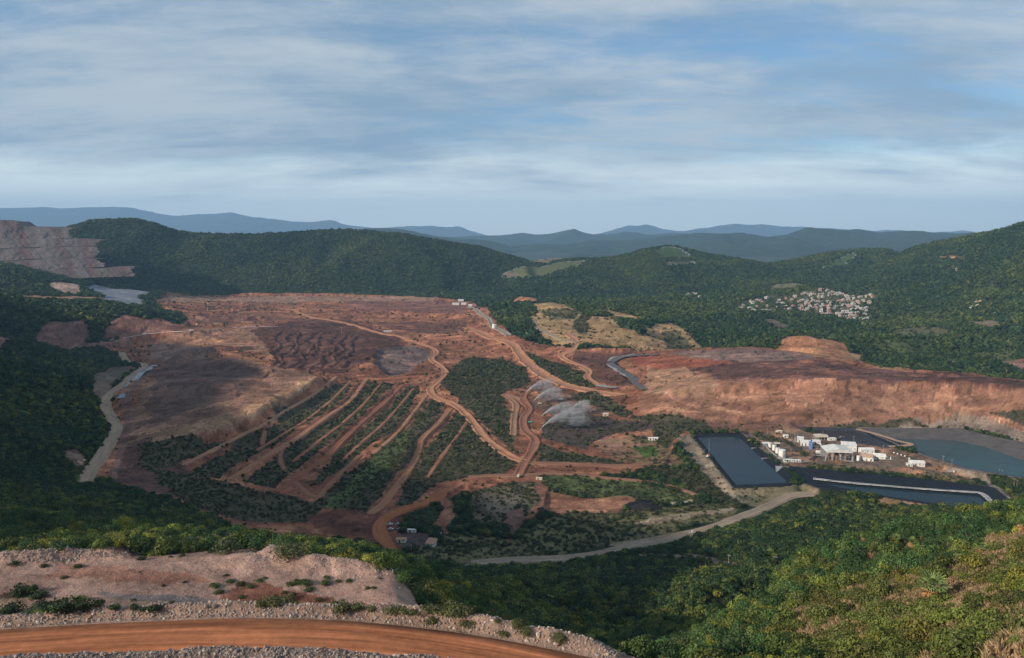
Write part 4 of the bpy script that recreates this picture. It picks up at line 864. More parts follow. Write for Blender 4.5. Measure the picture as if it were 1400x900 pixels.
# ------------------------------------------------------------------ plants
def crown_mesh(name, seed, nleaf, leaf, lobes=7, flat=0.75, spread=0.55, lobe=0.5, core=True):
    r = np.random.default_rng(seed)
    c = r.normal(size=(lobes, 3)); c /= np.linalg.norm(c, axis=1)[:, None]; c *= (r.random(lobes) ** 0.5 * spread)[:, None]; c[:, 2] = np.abs(c[:, 2]) * flat + 0.15
    rad = lobe * (0.65 + 0.5 * r.random(lobes))
    li = r.integers(0, lobes, nleaf); d = r.normal(size=(nleaf, 3)); d[:, 2] += 0.35; d /= np.linalg.norm(d, axis=1)[:, None]
    p = c[li] + d * (rad[li] * (0.62 + 0.45 * r.random(nleaf)))[:, None] * np.array([1, 1, flat])
    nrm = d + 0.38 * r.normal(size=(nleaf, 3)); nrm /= np.linalg.norm(nrm, axis=1)[:, None]
    a = np.cross(nrm, r.normal(size=(nleaf, 3))); a /= np.linalg.norm(a, axis=1)[:, None]; b = np.cross(nrm, a)
    s = (leaf * (0.6 + 0.8 * r.random(nleaf)))[:, None]
    q = np.stack([p - a * s - b * s * 0.55, p + a * s - b * s * 0.7, p + a * s * 0.8 + b * s * 0.7, p - a * s * 0.7 + b * s * 0.6], 1).reshape(-1, 3)
    q[:, 2] = np.maximum(q[:, 2], 0.0)
    me = mesh_np(name, q, np.arange(nleaf * 4).reshape(-1, 4), [M_LEAF], False)
    v = np.repeat(np.clip(0.5 + 0.28 * r.normal(size=nleaf), 0, 1), 4).astype(np.float32)
    me.attributes.new('leaf', 'FLOAT', 'POINT').data.foreach_set('value', v)
    return me
M_BARK = mat_plain('bark', (0.13, 0.10, 0.075), 0.9, 0.25, 3.0)
def trunk_mesh(name, seed):
    r = np.random.default_rng(seed); V, F = [], []
    def limb(p0, p1, r0, r1, n=5):
        p0, p1 = np.array(p0, float), np.array(p1, float); ax = p1 - p0; ax /= np.linalg.norm(ax); s = np.cross(ax, (0.3, 0.9, 0.1)); s /= np.linalg.norm(s); u = np.cross(ax, s); b = len(V)
        for p, rr in ((p0, r0), ((p0 + p1) / 2 + r.normal(size=3) * 0.02, (r0 + r1) / 2), (p1, r1)):
            for k in range(n): t = 2 * math.pi * k / n; V.append(p + rr * (s * math.cos(t) + u * math.sin(t)))
        for j in range(2):
            for k in range(n): F.append((b + j * n + k, b + j * n + (k + 1) % n, b + (j + 1) * n + (k + 1) % n, b + (j + 1) * n + k))
    limb((0, 0, -0.35), (0.03, 0.02, 0.30), 0.055, 0.04)
    for k in range(5):
        t = k * 1.3 + r.random(); limb((0.03, 0.02, 0.26), (0.24 * math.cos(t), 0.24 * math.sin(t), 0.38 + 0.14 * r.random()), 0.032, 0.012, 4)
    return mesh_np(name, V, F, [M_BARK], True)
NEAR = [crown_mesh('near_crown_%d' % k, 100 + k, 1300, 0.034, 10, 0.74, 0.62, 0.38) for k in range(6)]
SHRUB = [crown_mesh('shrub_crown_%d' % k, 130 + k, 700, 0.045, 8, 0.62, 0.5, 0.42) for k in range(4)]
MIDC = [crown_mesh('mid_crown_%d' % k, 200 + k, 300, 0.076, 7, 0.72, 0.55, 0.45) for k in range(5)]
FARC = [crown_mesh('far_crown_%d' % k, 300 + k, 46, 0.21, 5, 0.75, 0.5, 0.48) for k in range(5)]
TRUNK = [trunk_mesh('trunk_%d' % k, 400 + k) for k in range(3)]
def grass_mesh(seed, n=46):
    r = np.random.default_rng(seed); V, F = [], []
    for k in range(n):
        t = r.random() * 6.283; o = r.random(2) * 0.5 - 0.25; h = 0.6 + 0.6 * r.random(); le = 0.25 + 0.45 * r.random(); w = 0.035
        c, s = math.cos(t), math.sin(t); b = len(V)
        V += [(o[0] - s * w, o[1] + c * w, -0.1), (o[0] + s * w, o[1] - c * w, -0.1), (o[0] + c * le * 0.4 + s * w, o[1] + s * le * 0.4 - c * w, h * 0.7), (o[0] + c * le, o[1] + s * le, h)]
        F.append((b, b + 1, b + 2, b + 3))
    me = mesh_np('grass_tuft', V, F, [M_LEAF], False); me.attributes.new('leaf', 'FLOAT', 'POINT').data.foreach_set('value', np.repeat(r.random(n), 4).astype(np.float32)); return me
GRASSM = [grass_mesh(500 + k) for k in range(3)]
def rock_mesh(seed, mat):
    r = np.random.default_rng(seed); bm = bmesh.new(); bmesh.ops.create_icosphere(bm, subdivisions=1, radius=0.5)
    sc = 0.7 + 0.6 * r.random(3)
    for v in bm.verts: v.co = v.co * (0.72 + 0.5 * r.random()); v.co.x *= sc[0]; v.co.y *= sc[1]; v.co.z *= sc[2] * 0.8
    me = bpy.data.meshes.new('rock_%d' % seed); bm.to_mesh(me); bm.free(); me.materials.append(mat); return me
def mat_rock():
    m, t = newmat('rock'); pos = wpos(t)
    tint = N(t, 'ShaderNodeAttribute', attribute_name='tint', attribute_type='INSTANCER').outputs['Color']
    a = maprange(t, noise(t, pos, 2.5, 6, 0.7), 0.3, 0.7, 0.7, 1.3, False)
    cc = N(t, 'ShaderNodeVectorMath', operation='SCALE'); link(t, tint, cc.inputs[0]); link(t, a, cc.inputs['Scale'])
    finish(t, principled(t, cc.outputs[0], 0.9, 0.2)); return m
M_ROCK = mat_rock(); ROCKS = [rock_mesh(600 + k, M_ROCK) for k in range(6)]

def proto(name, meshes):
    c = bpy.data.collections.new(name)
    for i, m in enumerate(meshes): c.objects.link(bpy.data.objects.new('%s_%02d' % (name, i), m))
    return c
def scatter_group(coll):
    g = bpy.data.node_groups.new('scatter_' + coll.name, 'GeometryNodeTree')
    g.interface.new_socket('Geometry', in_out='INPUT', socket_type='NodeSocketGeometry'); g.interface.new_socket('Geometry', in_out='OUTPUT', socket_type='NodeSocketGeometry')
    gi, go = g.nodes.new('NodeGroupInput'), g.nodes.new('NodeGroupOutput')
    ci = g.nodes.new('GeometryNodeCollectionInfo'); ci.inputs[0].default_value = coll; ci.inputs[1].default_value = True; ci.inputs[2].default_value = True
    io = g.nodes.new('GeometryNodeInstanceOnPoints'); io.inputs['Pick Instance'].default_value = True
    def na(nm, ty):
        n_ = g.nodes.new('GeometryNodeInputNamedAttribute'); n_.data_type = ty; n_.inputs[0].default_value = nm; return n_.outputs[0]
    g.links.new(gi.outputs[0], io.inputs['Points']); g.links.new(ci.outputs[0], io.inputs['Instance'])
    g.links.new(na('pick', 'INT'), io.inputs['Instance Index'])
    er = g.nodes.new('FunctionNodeEulerToRotation'); g.links.new(na('rot', 'FLOAT_VECTOR'), er.inputs[0]); g.links.new(er.outputs[0], io.inputs['Rotation'])
    g.links.new(na('size', 'FLOAT_VECTOR'), io.inputs['Scale']); g.links.new(io.outputs[0], go.inputs[0])
    return g
def scatter(name, label, cat, pos, size, rot, tint, coll, nvar):
    me = bpy.data.meshes.new(name); me.vertices.add(len(pos)); me.vertices.foreach_set('co', np.asarray(pos, np.float32).ravel())
    def add(nm, ty, key, v): me.attributes.new(nm, ty, 'POINT').data.foreach_set(key, np.ascontiguousarray(v).ravel())
    add('size', 'FLOAT_VECTOR', 'vector', size.astype(np.float32)); add('rot', 'FLOAT_VECTOR', 'vector', rot.astype(np.float32))
    tc4 = np.ones((len(pos), 4), np.float32); tc4[:, :3] = tint; add('tint', 'FLOAT_COLOR', 'color', tc4)
    add('pick', 'INT', 'value', rng.integers(0, nvar, len(pos)).astype(np.int32))
    o = obj(name, me, kind='stuff', label=label, category=cat)
    md = o.modifiers.new('scatter', 'NODES'); md.node_group = scatter_group(coll); return o
def tints(x, y, kind, n):
    dark, brt, scr, dry, oliv = np.array((0.024, 0.056, 0.019)), np.array((0.122, 0.152, 0.026)), np.array((0.050, 0.068, 0.030)), np.array((0.30, 0.205, 0.115)), np.array((0.105, 0.105, 0.040))
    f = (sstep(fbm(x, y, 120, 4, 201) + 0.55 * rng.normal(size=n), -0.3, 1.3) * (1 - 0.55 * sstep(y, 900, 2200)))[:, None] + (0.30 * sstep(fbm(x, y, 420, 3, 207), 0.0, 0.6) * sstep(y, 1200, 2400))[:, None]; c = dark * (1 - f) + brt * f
    nearf = ((1 - sstep(y, 310, 520)) * (0.62 + 0.38 * sstep(x, -40, 60)))[:, None]; c = c * (1 + nearf * np.array((1.05, 0.8, 0.55)))  # near foliage tint lifted, most on the right: sunlight put into the colour
    k = kind == 1; g = (rng.random(n) ** 2)[:, None]; c = np.where(k[:, None], scr * (1 - g) + oliv * g, c)
    k = kind == 2; g = np.clip(rng.random(n)[:, None], 0, 1); c = np.where(k[:, None], brt * (1 - g * 0.5) + oliv * g * 0.5, c)
    pal = rng.random(n); c = np.where((pal < 0.14)[:, None] & (kind != 1)[:, None], c * np.array((1.5, 1.15, 1.0)), c); c = np.where((pal > 0.88)[:, None], c * np.array((1.35, 1.15, 1.3)), c)
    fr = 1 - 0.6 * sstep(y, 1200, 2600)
    return c * (1 + 0.8 * fr * (rng.random(n) - 0.5))[:, None]
def sample(y0, y1, spacing, umax=0.74):
    area = umax * (y1 * y1 - y0 * y0); m = int(area / spacing ** 2)
    y = np.sqrt(y0 * y0 + rng.random(m) * (y1 * y1 - y0 * y0)); return (rng.random(m) * 2 - 1) * umax * y, y
def slope_ok(x, y):
    e = np.maximum(y * 0.002, 0.6); return (hq(x, y + e) - hq(x, y - e)) / (2 * e)
P_NEAR, P_SHRUB, P_MID, P_FAR, P_GRASS, P_ROCK = proto('near_tree', NEAR), proto('shrub_plant', SHRUB), proto('mid_tree', MIDC), proto('far_tree', FARC), proto('grass', GRASSM), proto('rock', ROCKS)
def rots(n, tilt=0.15): return np.column_stack([rng.normal(size=n) * tilt, rng.normal(size=n) * tilt, rng.random(n) * 6.283])

def plant_band(y0, y1, spacing, dia, scr_dia):
    x, y = sample(y0, y1, spacing); _, veg, kind, size = cover(x, y)
    keep = rng.random(len(x)) < veg; x, y, kind, size = x[keep], y[keep], kind[keep], size[keep]
    z = hq(x, y); n = len(x); d = np.where(kind == 1, scr_dia, dia) * size * (0.42 + 1.0 * rng.random(n) ** 1.6)
    return x, y, z, d, kind
# nearest trees: the largest in view stand as objects of their own, the rest make up the wood
x, y, z, d, kind = plant_band(60, 430, 3.3, 5.2, 1.9)
tn = tints(x, y, kind, len(x)); big_ = d / y; vis = seen(x, y, z, d * 0.6) & (d > 3.0)
order = np.argsort(-big_ * vis)[:230]; own = np.zeros(len(x), bool); own[order] = True; own &= vis
TREES = [(x[i], y[i], z[i], d[i], tn[i], kind[i]) for i in np.nonzero(own)[0]]
r_ = ~own; nr_ = int(r_.sum())
scatter('near_wood', 'dense green trees and bushes covering the near slopes', 'wood', np.column_stack([x, y, z])[r_], np.column_stack([d, d, d * (0.8 + 0.5 * rng.random(len(d)))])[r_], rots(nr_), tn[r_], P_NEAR, 6)
x, y, z, d, kind = plant_band(430, 1050, 3.6, 5.4, 2.6)
scatter('middle_wood', 'green trees and bushes on the middle slopes of the valley', 'wood', np.column_stack([x, y, z]), np.column_stack([d, d, d * (0.8 + 0.5 * rng.random(len(d)))]), rots(len(d)), tints(x, y, kind, len(x)), P_MID, 5)
x, y, z, d, kind = plant_band(1050, 2000, 5.0, 7.2, 3.8)
scatter('far_wood', 'dark trees and scrub around the diggings', 'wood', np.column_stack([x, y, z]), np.column_stack([d, d, d * (0.75 + 0.4 * rng.random(len(d)))]), rots(len(d)), tints(x, y, kind, len(x)), P_FAR, 5)
x, y, z, d, kind = plant_band(2000, 4400, 9.0, 12.5, 6)
scatter('distant_wood', 'forest covering the distant valley sides', 'wood', np.column_stack([x, y, z]), np.column_stack([d, d, d * (0.7 + 0.4 * rng.random(len(d)))]), rots(len(d)), tints(x, y, kind, len(x)), P_FAR, 5)
# forest on the hills behind
hp, hd = [], []
for lb, (V, nr, clear) in HILLS.items():
    if V[:, :, 1].max() > 8000: continue
    A_ = V[:nr]; dx = np.linalg.norm(A_[:-1, 1:] - A_[:-1, :-1], axis=2); dy = np.linalg.norm(A_[1:, :-1] - A_[:-1, :-1], axis=2)
    w = (dx * dy).ravel(); m = int(w.sum() / 10.5 ** 2); ci = rng.choice(len(w), m, p=w / w.sum()); r0, c0 = ci // dx.shape[1], ci % dx.shape[1]
    fa, fb = rng.random(m)[:, None], rng.random(m)[:, None]
    p = (A_[r0, c0] * (1 - fa) + A_[r0, c0 + 1] * fa) * (1 - fb) + (A_[r0 + 1, c0] * (1 - fa) + A_[r0 + 1, c0 + 1] * fa) * fb
    hp.append(p[~clear[r0, c0]])
hp = np.vstack(hp); hd = 13 * (0.45 + 0.9 * rng.random(len(hp)) ** 1.8)
scatter('hill_forest', 'forest covering the hills behind the mine', 'wood', hp - np.array([0, 0, 1.5]), np.column_stack([hd, hd, hd * 0.8]), rots(len(hd)), tints(hp[:, 0], hp[:, 1], np.zeros(len(hp), int), len(hp)), P_FAR, 5)

# ------------------------------------------------------------------ single trees, shrubs, palms, boulders
def tag(o, label, cat, group=None):
    o['label'] = label; o['category'] = cat
    if group: o['group'] = group
    return o
def empty(name, loc, rz=0.0, sc=1.0):
    o = bpy.data.objects.new(name, None); ROOT.objects.link(o); o.empty_display_size = 0.5
    o.location = loc; o.rotation_euler = (0, 0, rz); o.scale = (sc, sc, sc); return o
def plant(name, label, group, x, y, z, d, tint, crowns, tall=1.0, trunk=True):
    e = empty(name, (x, y, z), random.random() * 6.28); tag(e, label, name.replace('_', ' ').split()[-1], group)
    c = obj('crown', random.choice(crowns), e); c.scale = (d, d, d * tall); c['tint'] = (float(tint[0]), float(tint[1]), float(tint[2]), 1.0)
    if trunk:
        t = obj('trunk', random.choice(TRUNK), e); t.scale = (d, d, d * tall)
    return e
for x, y, z, d, tn_, kd in TREES:
    u = x / y
    if u > 0.14:
        hue = 'dark green' if tn_[1] < 0.085 else ('yellow green' if tn_[0] > 0.11 else 'mid green')
        big = 'large ' if d > 5.6 else ''
        plc = ('at the bottom edge of the picture' if y < 150 else 'on the upper crest' if y > 270 else 'around the dry grass' if u > 0.45 else 'in the middle') if u > 0.3 else ('beside the dark gully' if y > 200 else 'near the white sign')
        lb, gp = '%s%s tree on the near right slope, %s' % (big, hue, plc), 'trees on the near right slope'
    elif y > 275 and u < -0.2: lb, gp = 'leafy tree on the wooded ridge behind the gravel pad', 'trees on the ridge behind the pad'
    else: lb, gp = 'leafy tree in the dark gully below the road', 'trees in the gully below the road'
    plant('leafy_tree', lb, gp, x, y, z, d, tn_, NEAR, 0.9 + 0.4 * random.random())
GRN, OLV, DKG = (0.060, 0.090, 0.022), (0.10, 0.105, 0.038), (0.035, 0.055, 0.018)
def shrub(px, py, dpx, label, group=None, tint=GRN, ymin=45, tall=0.9, crowns=SHRUB):
    x, y, z = GS(px, py, ymin); d = dpx * y / FOC
    plant('shrub', label, group, x, y, z - 0.05 * d, d, np.array(tint) * (0.8 + 0.4 * random.random()), crowns, tall)
shrub(314, 756, 34, 'large round shrub at the far edge of the gravel pad', tint=(0.085, 0.11, 0.045), tall=1.0, crowns=NEAR)
shrub(395, 760, 38, 'broad olive shrub on the rock heaps right of the pad', tint=(0.11, 0.12, 0.045), tall=0.8, crowns=NEAR)
for px, py, d in [(20, 774, 12), (60, 776, 10), (107, 776, 12), (192, 766, 13), (88, 791, 8), (233, 762, 5), (249, 761, 8), (289, 756, 10), (252, 797, 6), (223, 802, 6), (309, 788, 6), (191, 783, 4), (235, 826, 8), (193, 786, 3)]:
    shrub(px, py, d, 'small dark bush scattered on the open gravel pad', 'small bushes on the gravel pad', DKG, tall=0.8)
for px, py, d in [(30, 812, 26), (50, 818, 22), (60, 836, 34), (90, 838, 40), (115, 836, 30), (20, 838, 30), (155, 834, 16), (184, 834, 14), (197, 835, 10), (213, 835, 20), (135, 828, 16)]:
    shrub(px, py, d, 'dark bush of the thicket behind the left rock berm', 'dark thicket behind the berm', DKG, 150, 0.85)
for px, py, d in [(292, 803, 14), (298, 812, 14), (315, 797, 12), (330, 800, 14), (342, 805, 12), (355, 796, 10), (420, 800, 18), (408, 798, 14), (398, 800, 12), (422, 808, 12), (445, 799, 16), (446, 791, 9), (477, 796, 10), (502, 806, 8), (512, 805, 8), (462, 796, 8), (436, 823, 12), (458, 826, 10), (388, 812, 8), (330, 818, 10), (400, 814, 8), (520, 792, 5), (362, 792, 6)]:
    shrub(px, py, d, 'green bush growing on the red earth of the pad', 'bushes on the red earth', GRN, tall=0.75)
for px, py, d in [(372, 826, 26), (392, 824, 22), (355, 830, 18), (470, 834, 26), (490, 835, 22), (508, 836, 16), (538, 838, 20), (552, 838, 18), (566, 840, 16), (590, 836, 24), (605, 838, 26), (622, 836, 30), (637, 840, 24), (626, 826, 18)]:
    shrub(px, py, d, 'olive bush along the crest of the roadside rock berm', 'bushes along the rock berm', OLV, 150, 0.8)
for px, py, d, lb in [(590, 853, 18, 'low bush on the orange earth ledge above the road, left one'), (640, 857, 20, 'spreading bush on the orange earth ledge above the road, middle one'), (690, 870, 16, 'round bush at the right end of the orange earth ledge'), (706, 858, 22, 'pale olive bush behind the berm beside the dark gully'), (718, 866, 20, 'green bush behind the berm at the brink of the gully'), (765, 878, 24, 'dark olive bush hanging over the berm end by the gully'), (680, 852, 10, 'tiny bush on the rim above the dark gully')]:
    shrub(px, py, d, lb, None, OLV, 140, 0.8)
# fan palms
M_FROND = mat_plain('palm_frond', (0.14, 0.20, 0.055), 0.6, 0.3, 1.5); M_DEAD = mat_plain('palm_skirt', (0.42, 0.23, 0.10), 0.9, 0.3, 2.0)
def fan(V, F, tip, az, el, r, n=9):
    ca, sa, ce, se = math.cos(az), math.sin(az), math.cos(el), math.sin(el); d = np.array([ca * ce, sa * ce, se]); s = np.array([-sa, ca, 0]); u = np.cross(d, s)
    c = tip + d * r * 0.55
    for k in range(n):
        t = (k / (n - 1) - 0.5) * 3.6; q = d * math.cos(t) + s * math.sin(t); e = np.cross(u, q) * 0.035 * r; b = len(V)
        V.extend([c - e, c + e, c + q * r * 0.55 + e * 1.6 + u * 0.02 * r * (k % 2), c + q * r * 0.75 - u * abs(t) * 0.06 * r]); F.append((b, b + 1, b + 2, b + 3))
    b = len(V); e = s * 0.02 * r; V.extend([tip - e, tip + e, c + e, c - e]); F.append((b, b + 1, b + 2, b + 3))
def palm_meshes(seed):
    r = np.random.default_rng(seed); V, F = [], []
    for k in range(20): fan(V, F, np.array([0, 0, 1.0]), r.random() * 6.28, -0.25 + 1.5 * r.random(), 0.42 + 0.16 * r.random())
    a = mesh_np('palm_leaves', V, F, [M_FROND]); V, F = [], []
    for k in range(16): fan(V, F, np.array([0, 0, 0.97]), r.random() * 6.28, -1.5 + 0.5 * r.random(), 0.45 + 0.2 * r.random(), 6)
    b = mesh_np('palm_dead_leaves', V, F, [M_DEAD]); V, F = [], []
    for j, (zz, rr) in enumerate([(-0.2, 0.07), (0.3, 0.05), (0.7, 0.05), (1.0, 0.045)]):
        for k in range(7): t = 6.283 * k / 7; V.append((rr * math.cos(t) + 0.02 * zz, rr * math.sin(t), zz))
    for j in range(3):
        for k in range(7): F.append((j * 7 + k, j * 7 + (k + 1) % 7, (j + 1) * 7 + (k + 1) % 7, (j + 1) * 7 + k))
    return a, b, mesh_np('palm_trunk', V, F, [M_BARK], True)
PALM = [palm_meshes(k) for k in (1, 2, 3)]
def palm(px, py, hpx, label, group=None, k=0):
    x, y, z = GS(px, py); h = hpx * y / FOC / 1.25; e = empty('palm_tree', (x, y, z), random.random() * 6.28, h); tag(e, label, 'palm', group)
    a, b, c = PALM[k]; obj('fronds', a, e); obj('dead_fronds', b, e); obj('trunk', c, e)
palm(1272, 832, 44, 'fan palm with a brown skirt of dead fronds on the dry slope', None, 0)
palm(1397, 734, 24, 'leaning fan palm at the right edge of the picture', None, 1)
palm(1338, 762, 20, 'pale fan palm above the dry grass near the right edge', None, 2)
for px, py, h in [(1186, 800, 17), (1180, 745, 14), (1246, 752, 15), (1262, 742, 14), (1224, 746, 14), (1120, 756, 13), (1298, 752, 15), (1060, 800, 14), (1284, 728, 13), (1206, 780, 15), (1100, 812, 14), (1316, 722, 13)]:
    palm(px, py, h, 'small fan palm among the bushes of the near right slope', 'small palms on the right slope', random.randrange(3))
# dry grass on the open slope
x, y = sample(82, 330, 0.75); k = (x > 0.2 * y); x, y = x[k], y[k]; _, veg, kind, size = cover(x, y)
k = (kind == 2) | (rng.random(len(x)) < 0.06); k &= rng.random(len(x)) < 0.9; x, y = x[k], y[k]; z = hq(x, y); s_ = 0.9 + 0.9 * rng.random(len(x))
tn = np.array((0.33, 0.225, 0.125)) * (0.7 + 0.6 * rng.random(len(x)))[:, None]; tn[rng.random(len(x)) < 0.2] *= (0.5, 0.75, 0.4)
scatter('dry_grass', 'dry tan grass on the open right slope', 'grass', np.column_stack([x, y, z]), np.column_stack([s_, s_, s_]), rots(len(x), 0.2), tn, P_GRASS, 3)
# rock of the berms: the largest boulders singly, the rubble as one mass
RC = np.array([(0.36, 0.30, 0.26), (0.27, 0.21, 0.18), (0.42, 0.33, 0.27), (0.20, 0.18, 0.175), (0.33, 0.21, 0.16), (0.24, 0.20, 0.19)])
rp, rs, rt = [], [], []
def rubble(L, hw, per_m, smin, smax, dim=1.0, dense=1.0):
    ln = np.linalg.norm(np.diff(L, axis=0), axis=1).sum(); m = int(ln * per_m); i = rng.random(m) * (len(L) - 1.001); j = i.astype(int); f = (i - j)[:, None]
    p = L[j] * (1 - f) + L[j + 1] * f; t = L[j + 1] - L[j]; t /= np.linalg.norm(t, axis=1)[:, None]; o = (rng.random(m) * 2 - 1) * hw
    q = p + np.stack([-t[:, 1], t[:, 0]], 1) * o[:, None]; s = smin + (smax - smin) * rng.random(m) ** 3.0
    rp.append(q); rs.append(s); rt.append(RC[rng.integers(0, len(RC), m)] * dim * (0.75 + 0.5 * rng.random(m))[:, None])
rubble(BERMS[0][0], 3.5, 52, 0.16, 0.85); rubble(BERMS[1][0], 4.2, 62, 0.16, 0.95, 0.85); rubble(offset(HR, -19.0), 6.0, 80, 0.16, 0.9, 0.85); rubble(offset(HR, -29.0), 6.5, 80, 0.16, 0.8, 0.85); rubble(BERMS[2][0], 3.8, 34, 0.25, 1.1, 0.95)
rubble(BERMS[4][0], 4.5, 120, 0.10, 0.50, 1.15)
m = 24000; q = np.column_stack([-130 + 170 * rng.random(m), 112 + 36 * rng.random(m)]); k, d_, _s = lineinfo(q[:, 0], q[:, 1], HR, 11.5); ok_ = np.ones(m, bool); ok_[k] = False; q = q[ok_]; rp.append(q); rs.append(0.2 + 0.7 * rng.random(len(q)) ** 3); rt.append(RC[rng.integers(0, len(RC), len(q))] * 0.8 * (0.75 + 0.5 * rng.random(len(q)))[:, None])
for mx, my, h, r in MOUNDS[:10]:
    m = 150; q = np.column_stack([mx + rng.normal(size=m) * r * 0.5, my + rng.normal(size=m) * r * 0.5]); rp.append(q); rs.append(0.2 + 0.7 * rng.random(m) ** 3); rt.append(np.array((0.33, 0.26, 0.225)) * (0.7 + 0.6 * rng.random(m))[:, None])
m = 2600; q = flat(np.column_stack([rng.random(m) * 660 - 60, 742 + rng.random(m) * 90]), 190.0); k = inside(q[:, 0], q[:, 1], flat([(-60, 772), (100, 762), (345, 745), (545, 790), (588, 815), (560, 834), (-60, 850)], 190)); q = q[k]
rp.append(q); rs.append(0.10 + 0.5 * rng.random(len(q)) ** 5); rt.append(np.array((0.30, 0.22, 0.19)) * (0.6 + 0.7 * rng.random(len(q)))[:, None])
rp, rs, rt = np.vstack(rp), np.concatenate(rs), np.vstack(rt); rz = hq(rp[:, 0], rp[:, 1])
order = np.argsort(-rs / rp[:, 1] * seen(rp[:, 0], rp[:, 1], rz, rs * 0.5))[:70]; own = np.zeros(len(rs), bool); own[order] = True
q = ~own; scatter('rubble', 'broken rock rubble of the roadside berms', 'rubble', np.column_stack([rp, rz])[q], np.column_stack([rs, rs, rs])[q], rots(int(q.sum()), 1.0), rt[q], P_ROCK, 6)
def boulder(x, y, z, s, tint, label, group=None):
    o = obj('boulder', random.choice(ROCKS)); o.location = (x, y, z + 0.15 * s); o.scale = (s, s, s); o.rotation_euler = (random.random() * 6, random.random() * 6, random.random() * 6); o['tint'] = (*[float(c) for c in tint], 1.0)
    tag(o, label, 'boulder', group)
BG = [('grey and pink rock lying on the near road berm', 'larger rocks of the near berm'), ('broken rock on the roadside berm', 'larger rocks of the roadside berm'), ('pinkish broken rock of the heap in the lower right corner', 'rocks of the corner heap')]
for i in order:
    x_, y_ = rp[i]; b_ = BG[2] if x_ > 25 and y_ < 100 else BG[1]
    if b_ is BG[1]:
        b_ = ('%s %s rock %s' % ('small' if rs[i] < 0.72 else 'big', 'pale' if rt[i].mean() > 0.31 else 'grey' if rt[i][0] < 1.3 * rt[i][2] else 'brown', ('on the near rubble bank, %s' if y_ < float(np.interp(x_, HR[:, 0], HR[:, 1])) else 'on the berm across the road, %s') % ('left' if x_ < -75 else 'middle' if x_ < -35 else 'right')), b_[1])
    boulder(x_, y_, rz[i], rs[i], rt[i], *b_)
for px, py, s, lb in [(203, 838, 9, 'pale boulder on top of the left berm beside dark bushes'), (293, 832, 10, 'cream boulder on the berm crest beside its grey neighbour'), (282, 832, 8, 'grey boulder on the berm crest left of a cream one'), (736, 872, 9, 'white boulder at the brink of the gully'), (752, 878, 8, 'tan boulder right of the white one by the gully'), (762, 882, 9, 'brown boulder where the berm meets the gully'), (660, 862, 5, 'lone pale rock on the orange earth ledge'), (863, 894, 7, 'pale rock at the right end of the far berm')]:
    x_, y_, z_ = GS(px, py, 130); boulder(x_, y_, z_, s * y_ / FOC, (0.45, 0.37, 0.30) if 'grey' not in lb and 'brown' not in lb else (0.28, 0.22, 0.19), lb)

# ------------------------------------------------------------------ ponds
def mat_water(name, col, rough=0.2):
    m, t = newmat(name); pos = wpos(t); n1 = noise(t, pos, 0.35, 5, 0.6)
    a = maprange(t, noise(t, mapping(t, pos, (0, 0, 0), (0, 0, 0.4), (0.4, 1.2, 1)), 0.02, 4, 0.6), 0.3, 0.7, 0.8, 1.25, False)
    cc = N(t, 'ShaderNodeVectorMath', operation='SCALE'); cc.inputs[0].default_value = col; link(t, a, cc.inputs['Scale'])
    finish(t, principled(t, cc.outputs[0], rough, 0.06, bumpn(t, n1, 0.6, 0.5))); return m
def mat_liner(name, col, seam):
    m, t = newmat(name); pos = wpos(t); a = maprange(t, noise(t, pos, 0.06, 7, 0.65), 0.3, 0.7, 0.7, 1.35, False)
    w = N(t, 'ShaderNodeTexWave'); w.inputs['Scale'].default_value = 0.045; w.inputs['Distortion'].default_value = 0.3; link(t, pos, w.inputs['Vector'])
    sm = maprange(t, w.outputs['Fac'], 0.0, 0.10, seam, 1.0)
    cc = N(t, 'ShaderNodeVectorMath', operation='SCALE'); cc.inputs[0].default_value = col; link(t, mathn(t, 'MULTIPLY', a, sm), cc.inputs['Scale'])
    finish(t, principled(t, cc.outputs[0], 0.8, 0.1)); return m
M_WAT = mat_water('pond_water', (0.013, 0.030, 0.043)); M_TEAL = mat_water('teal_water', (0.015, 0.058, 0.066)); M_STRW = mat_water('strip_water', (0.006, 0.020, 0.027)); M_FARW = mat_water('far_water', (0.013, 0.022, 0.03))
M_LIND = mat_liner('liner_dark', (0.014, 0.017, 0.023), 1.5); M_LING = mat_liner('liner_grey', (0.115, 0.100, 0.092), 0.7); M_LINB = mat_liner('liner_blue', (0.045, 0.047, 0.055), 1.4)
def resample(P_, m):
    P_ = np.vstack([P_, P_[:1]]); s = np.concatenate([[0], np.cumsum(np.linalg.norm(np.diff(P_, axis=0), axis=1))]); t = np.linspace(0, s[-1], m, endpoint=False)
    return np.column_stack([np.interp(t, s, P_[:, 0]), np.interp(t, s, P_[:, 1])])
def nearest_on(P_, q):
    best, bd = None, 1e18
    for i in range(len(P_)):
        a, b = P_[i], P_[(i + 1) % len(P_)]; e = b - a; t = min(max(((q - a) @ e) / (e @ e), 0), 1); c = a + t * e; d = (q - c) @ (q - c)
        if d < bd: best, bd = c, d
    return best
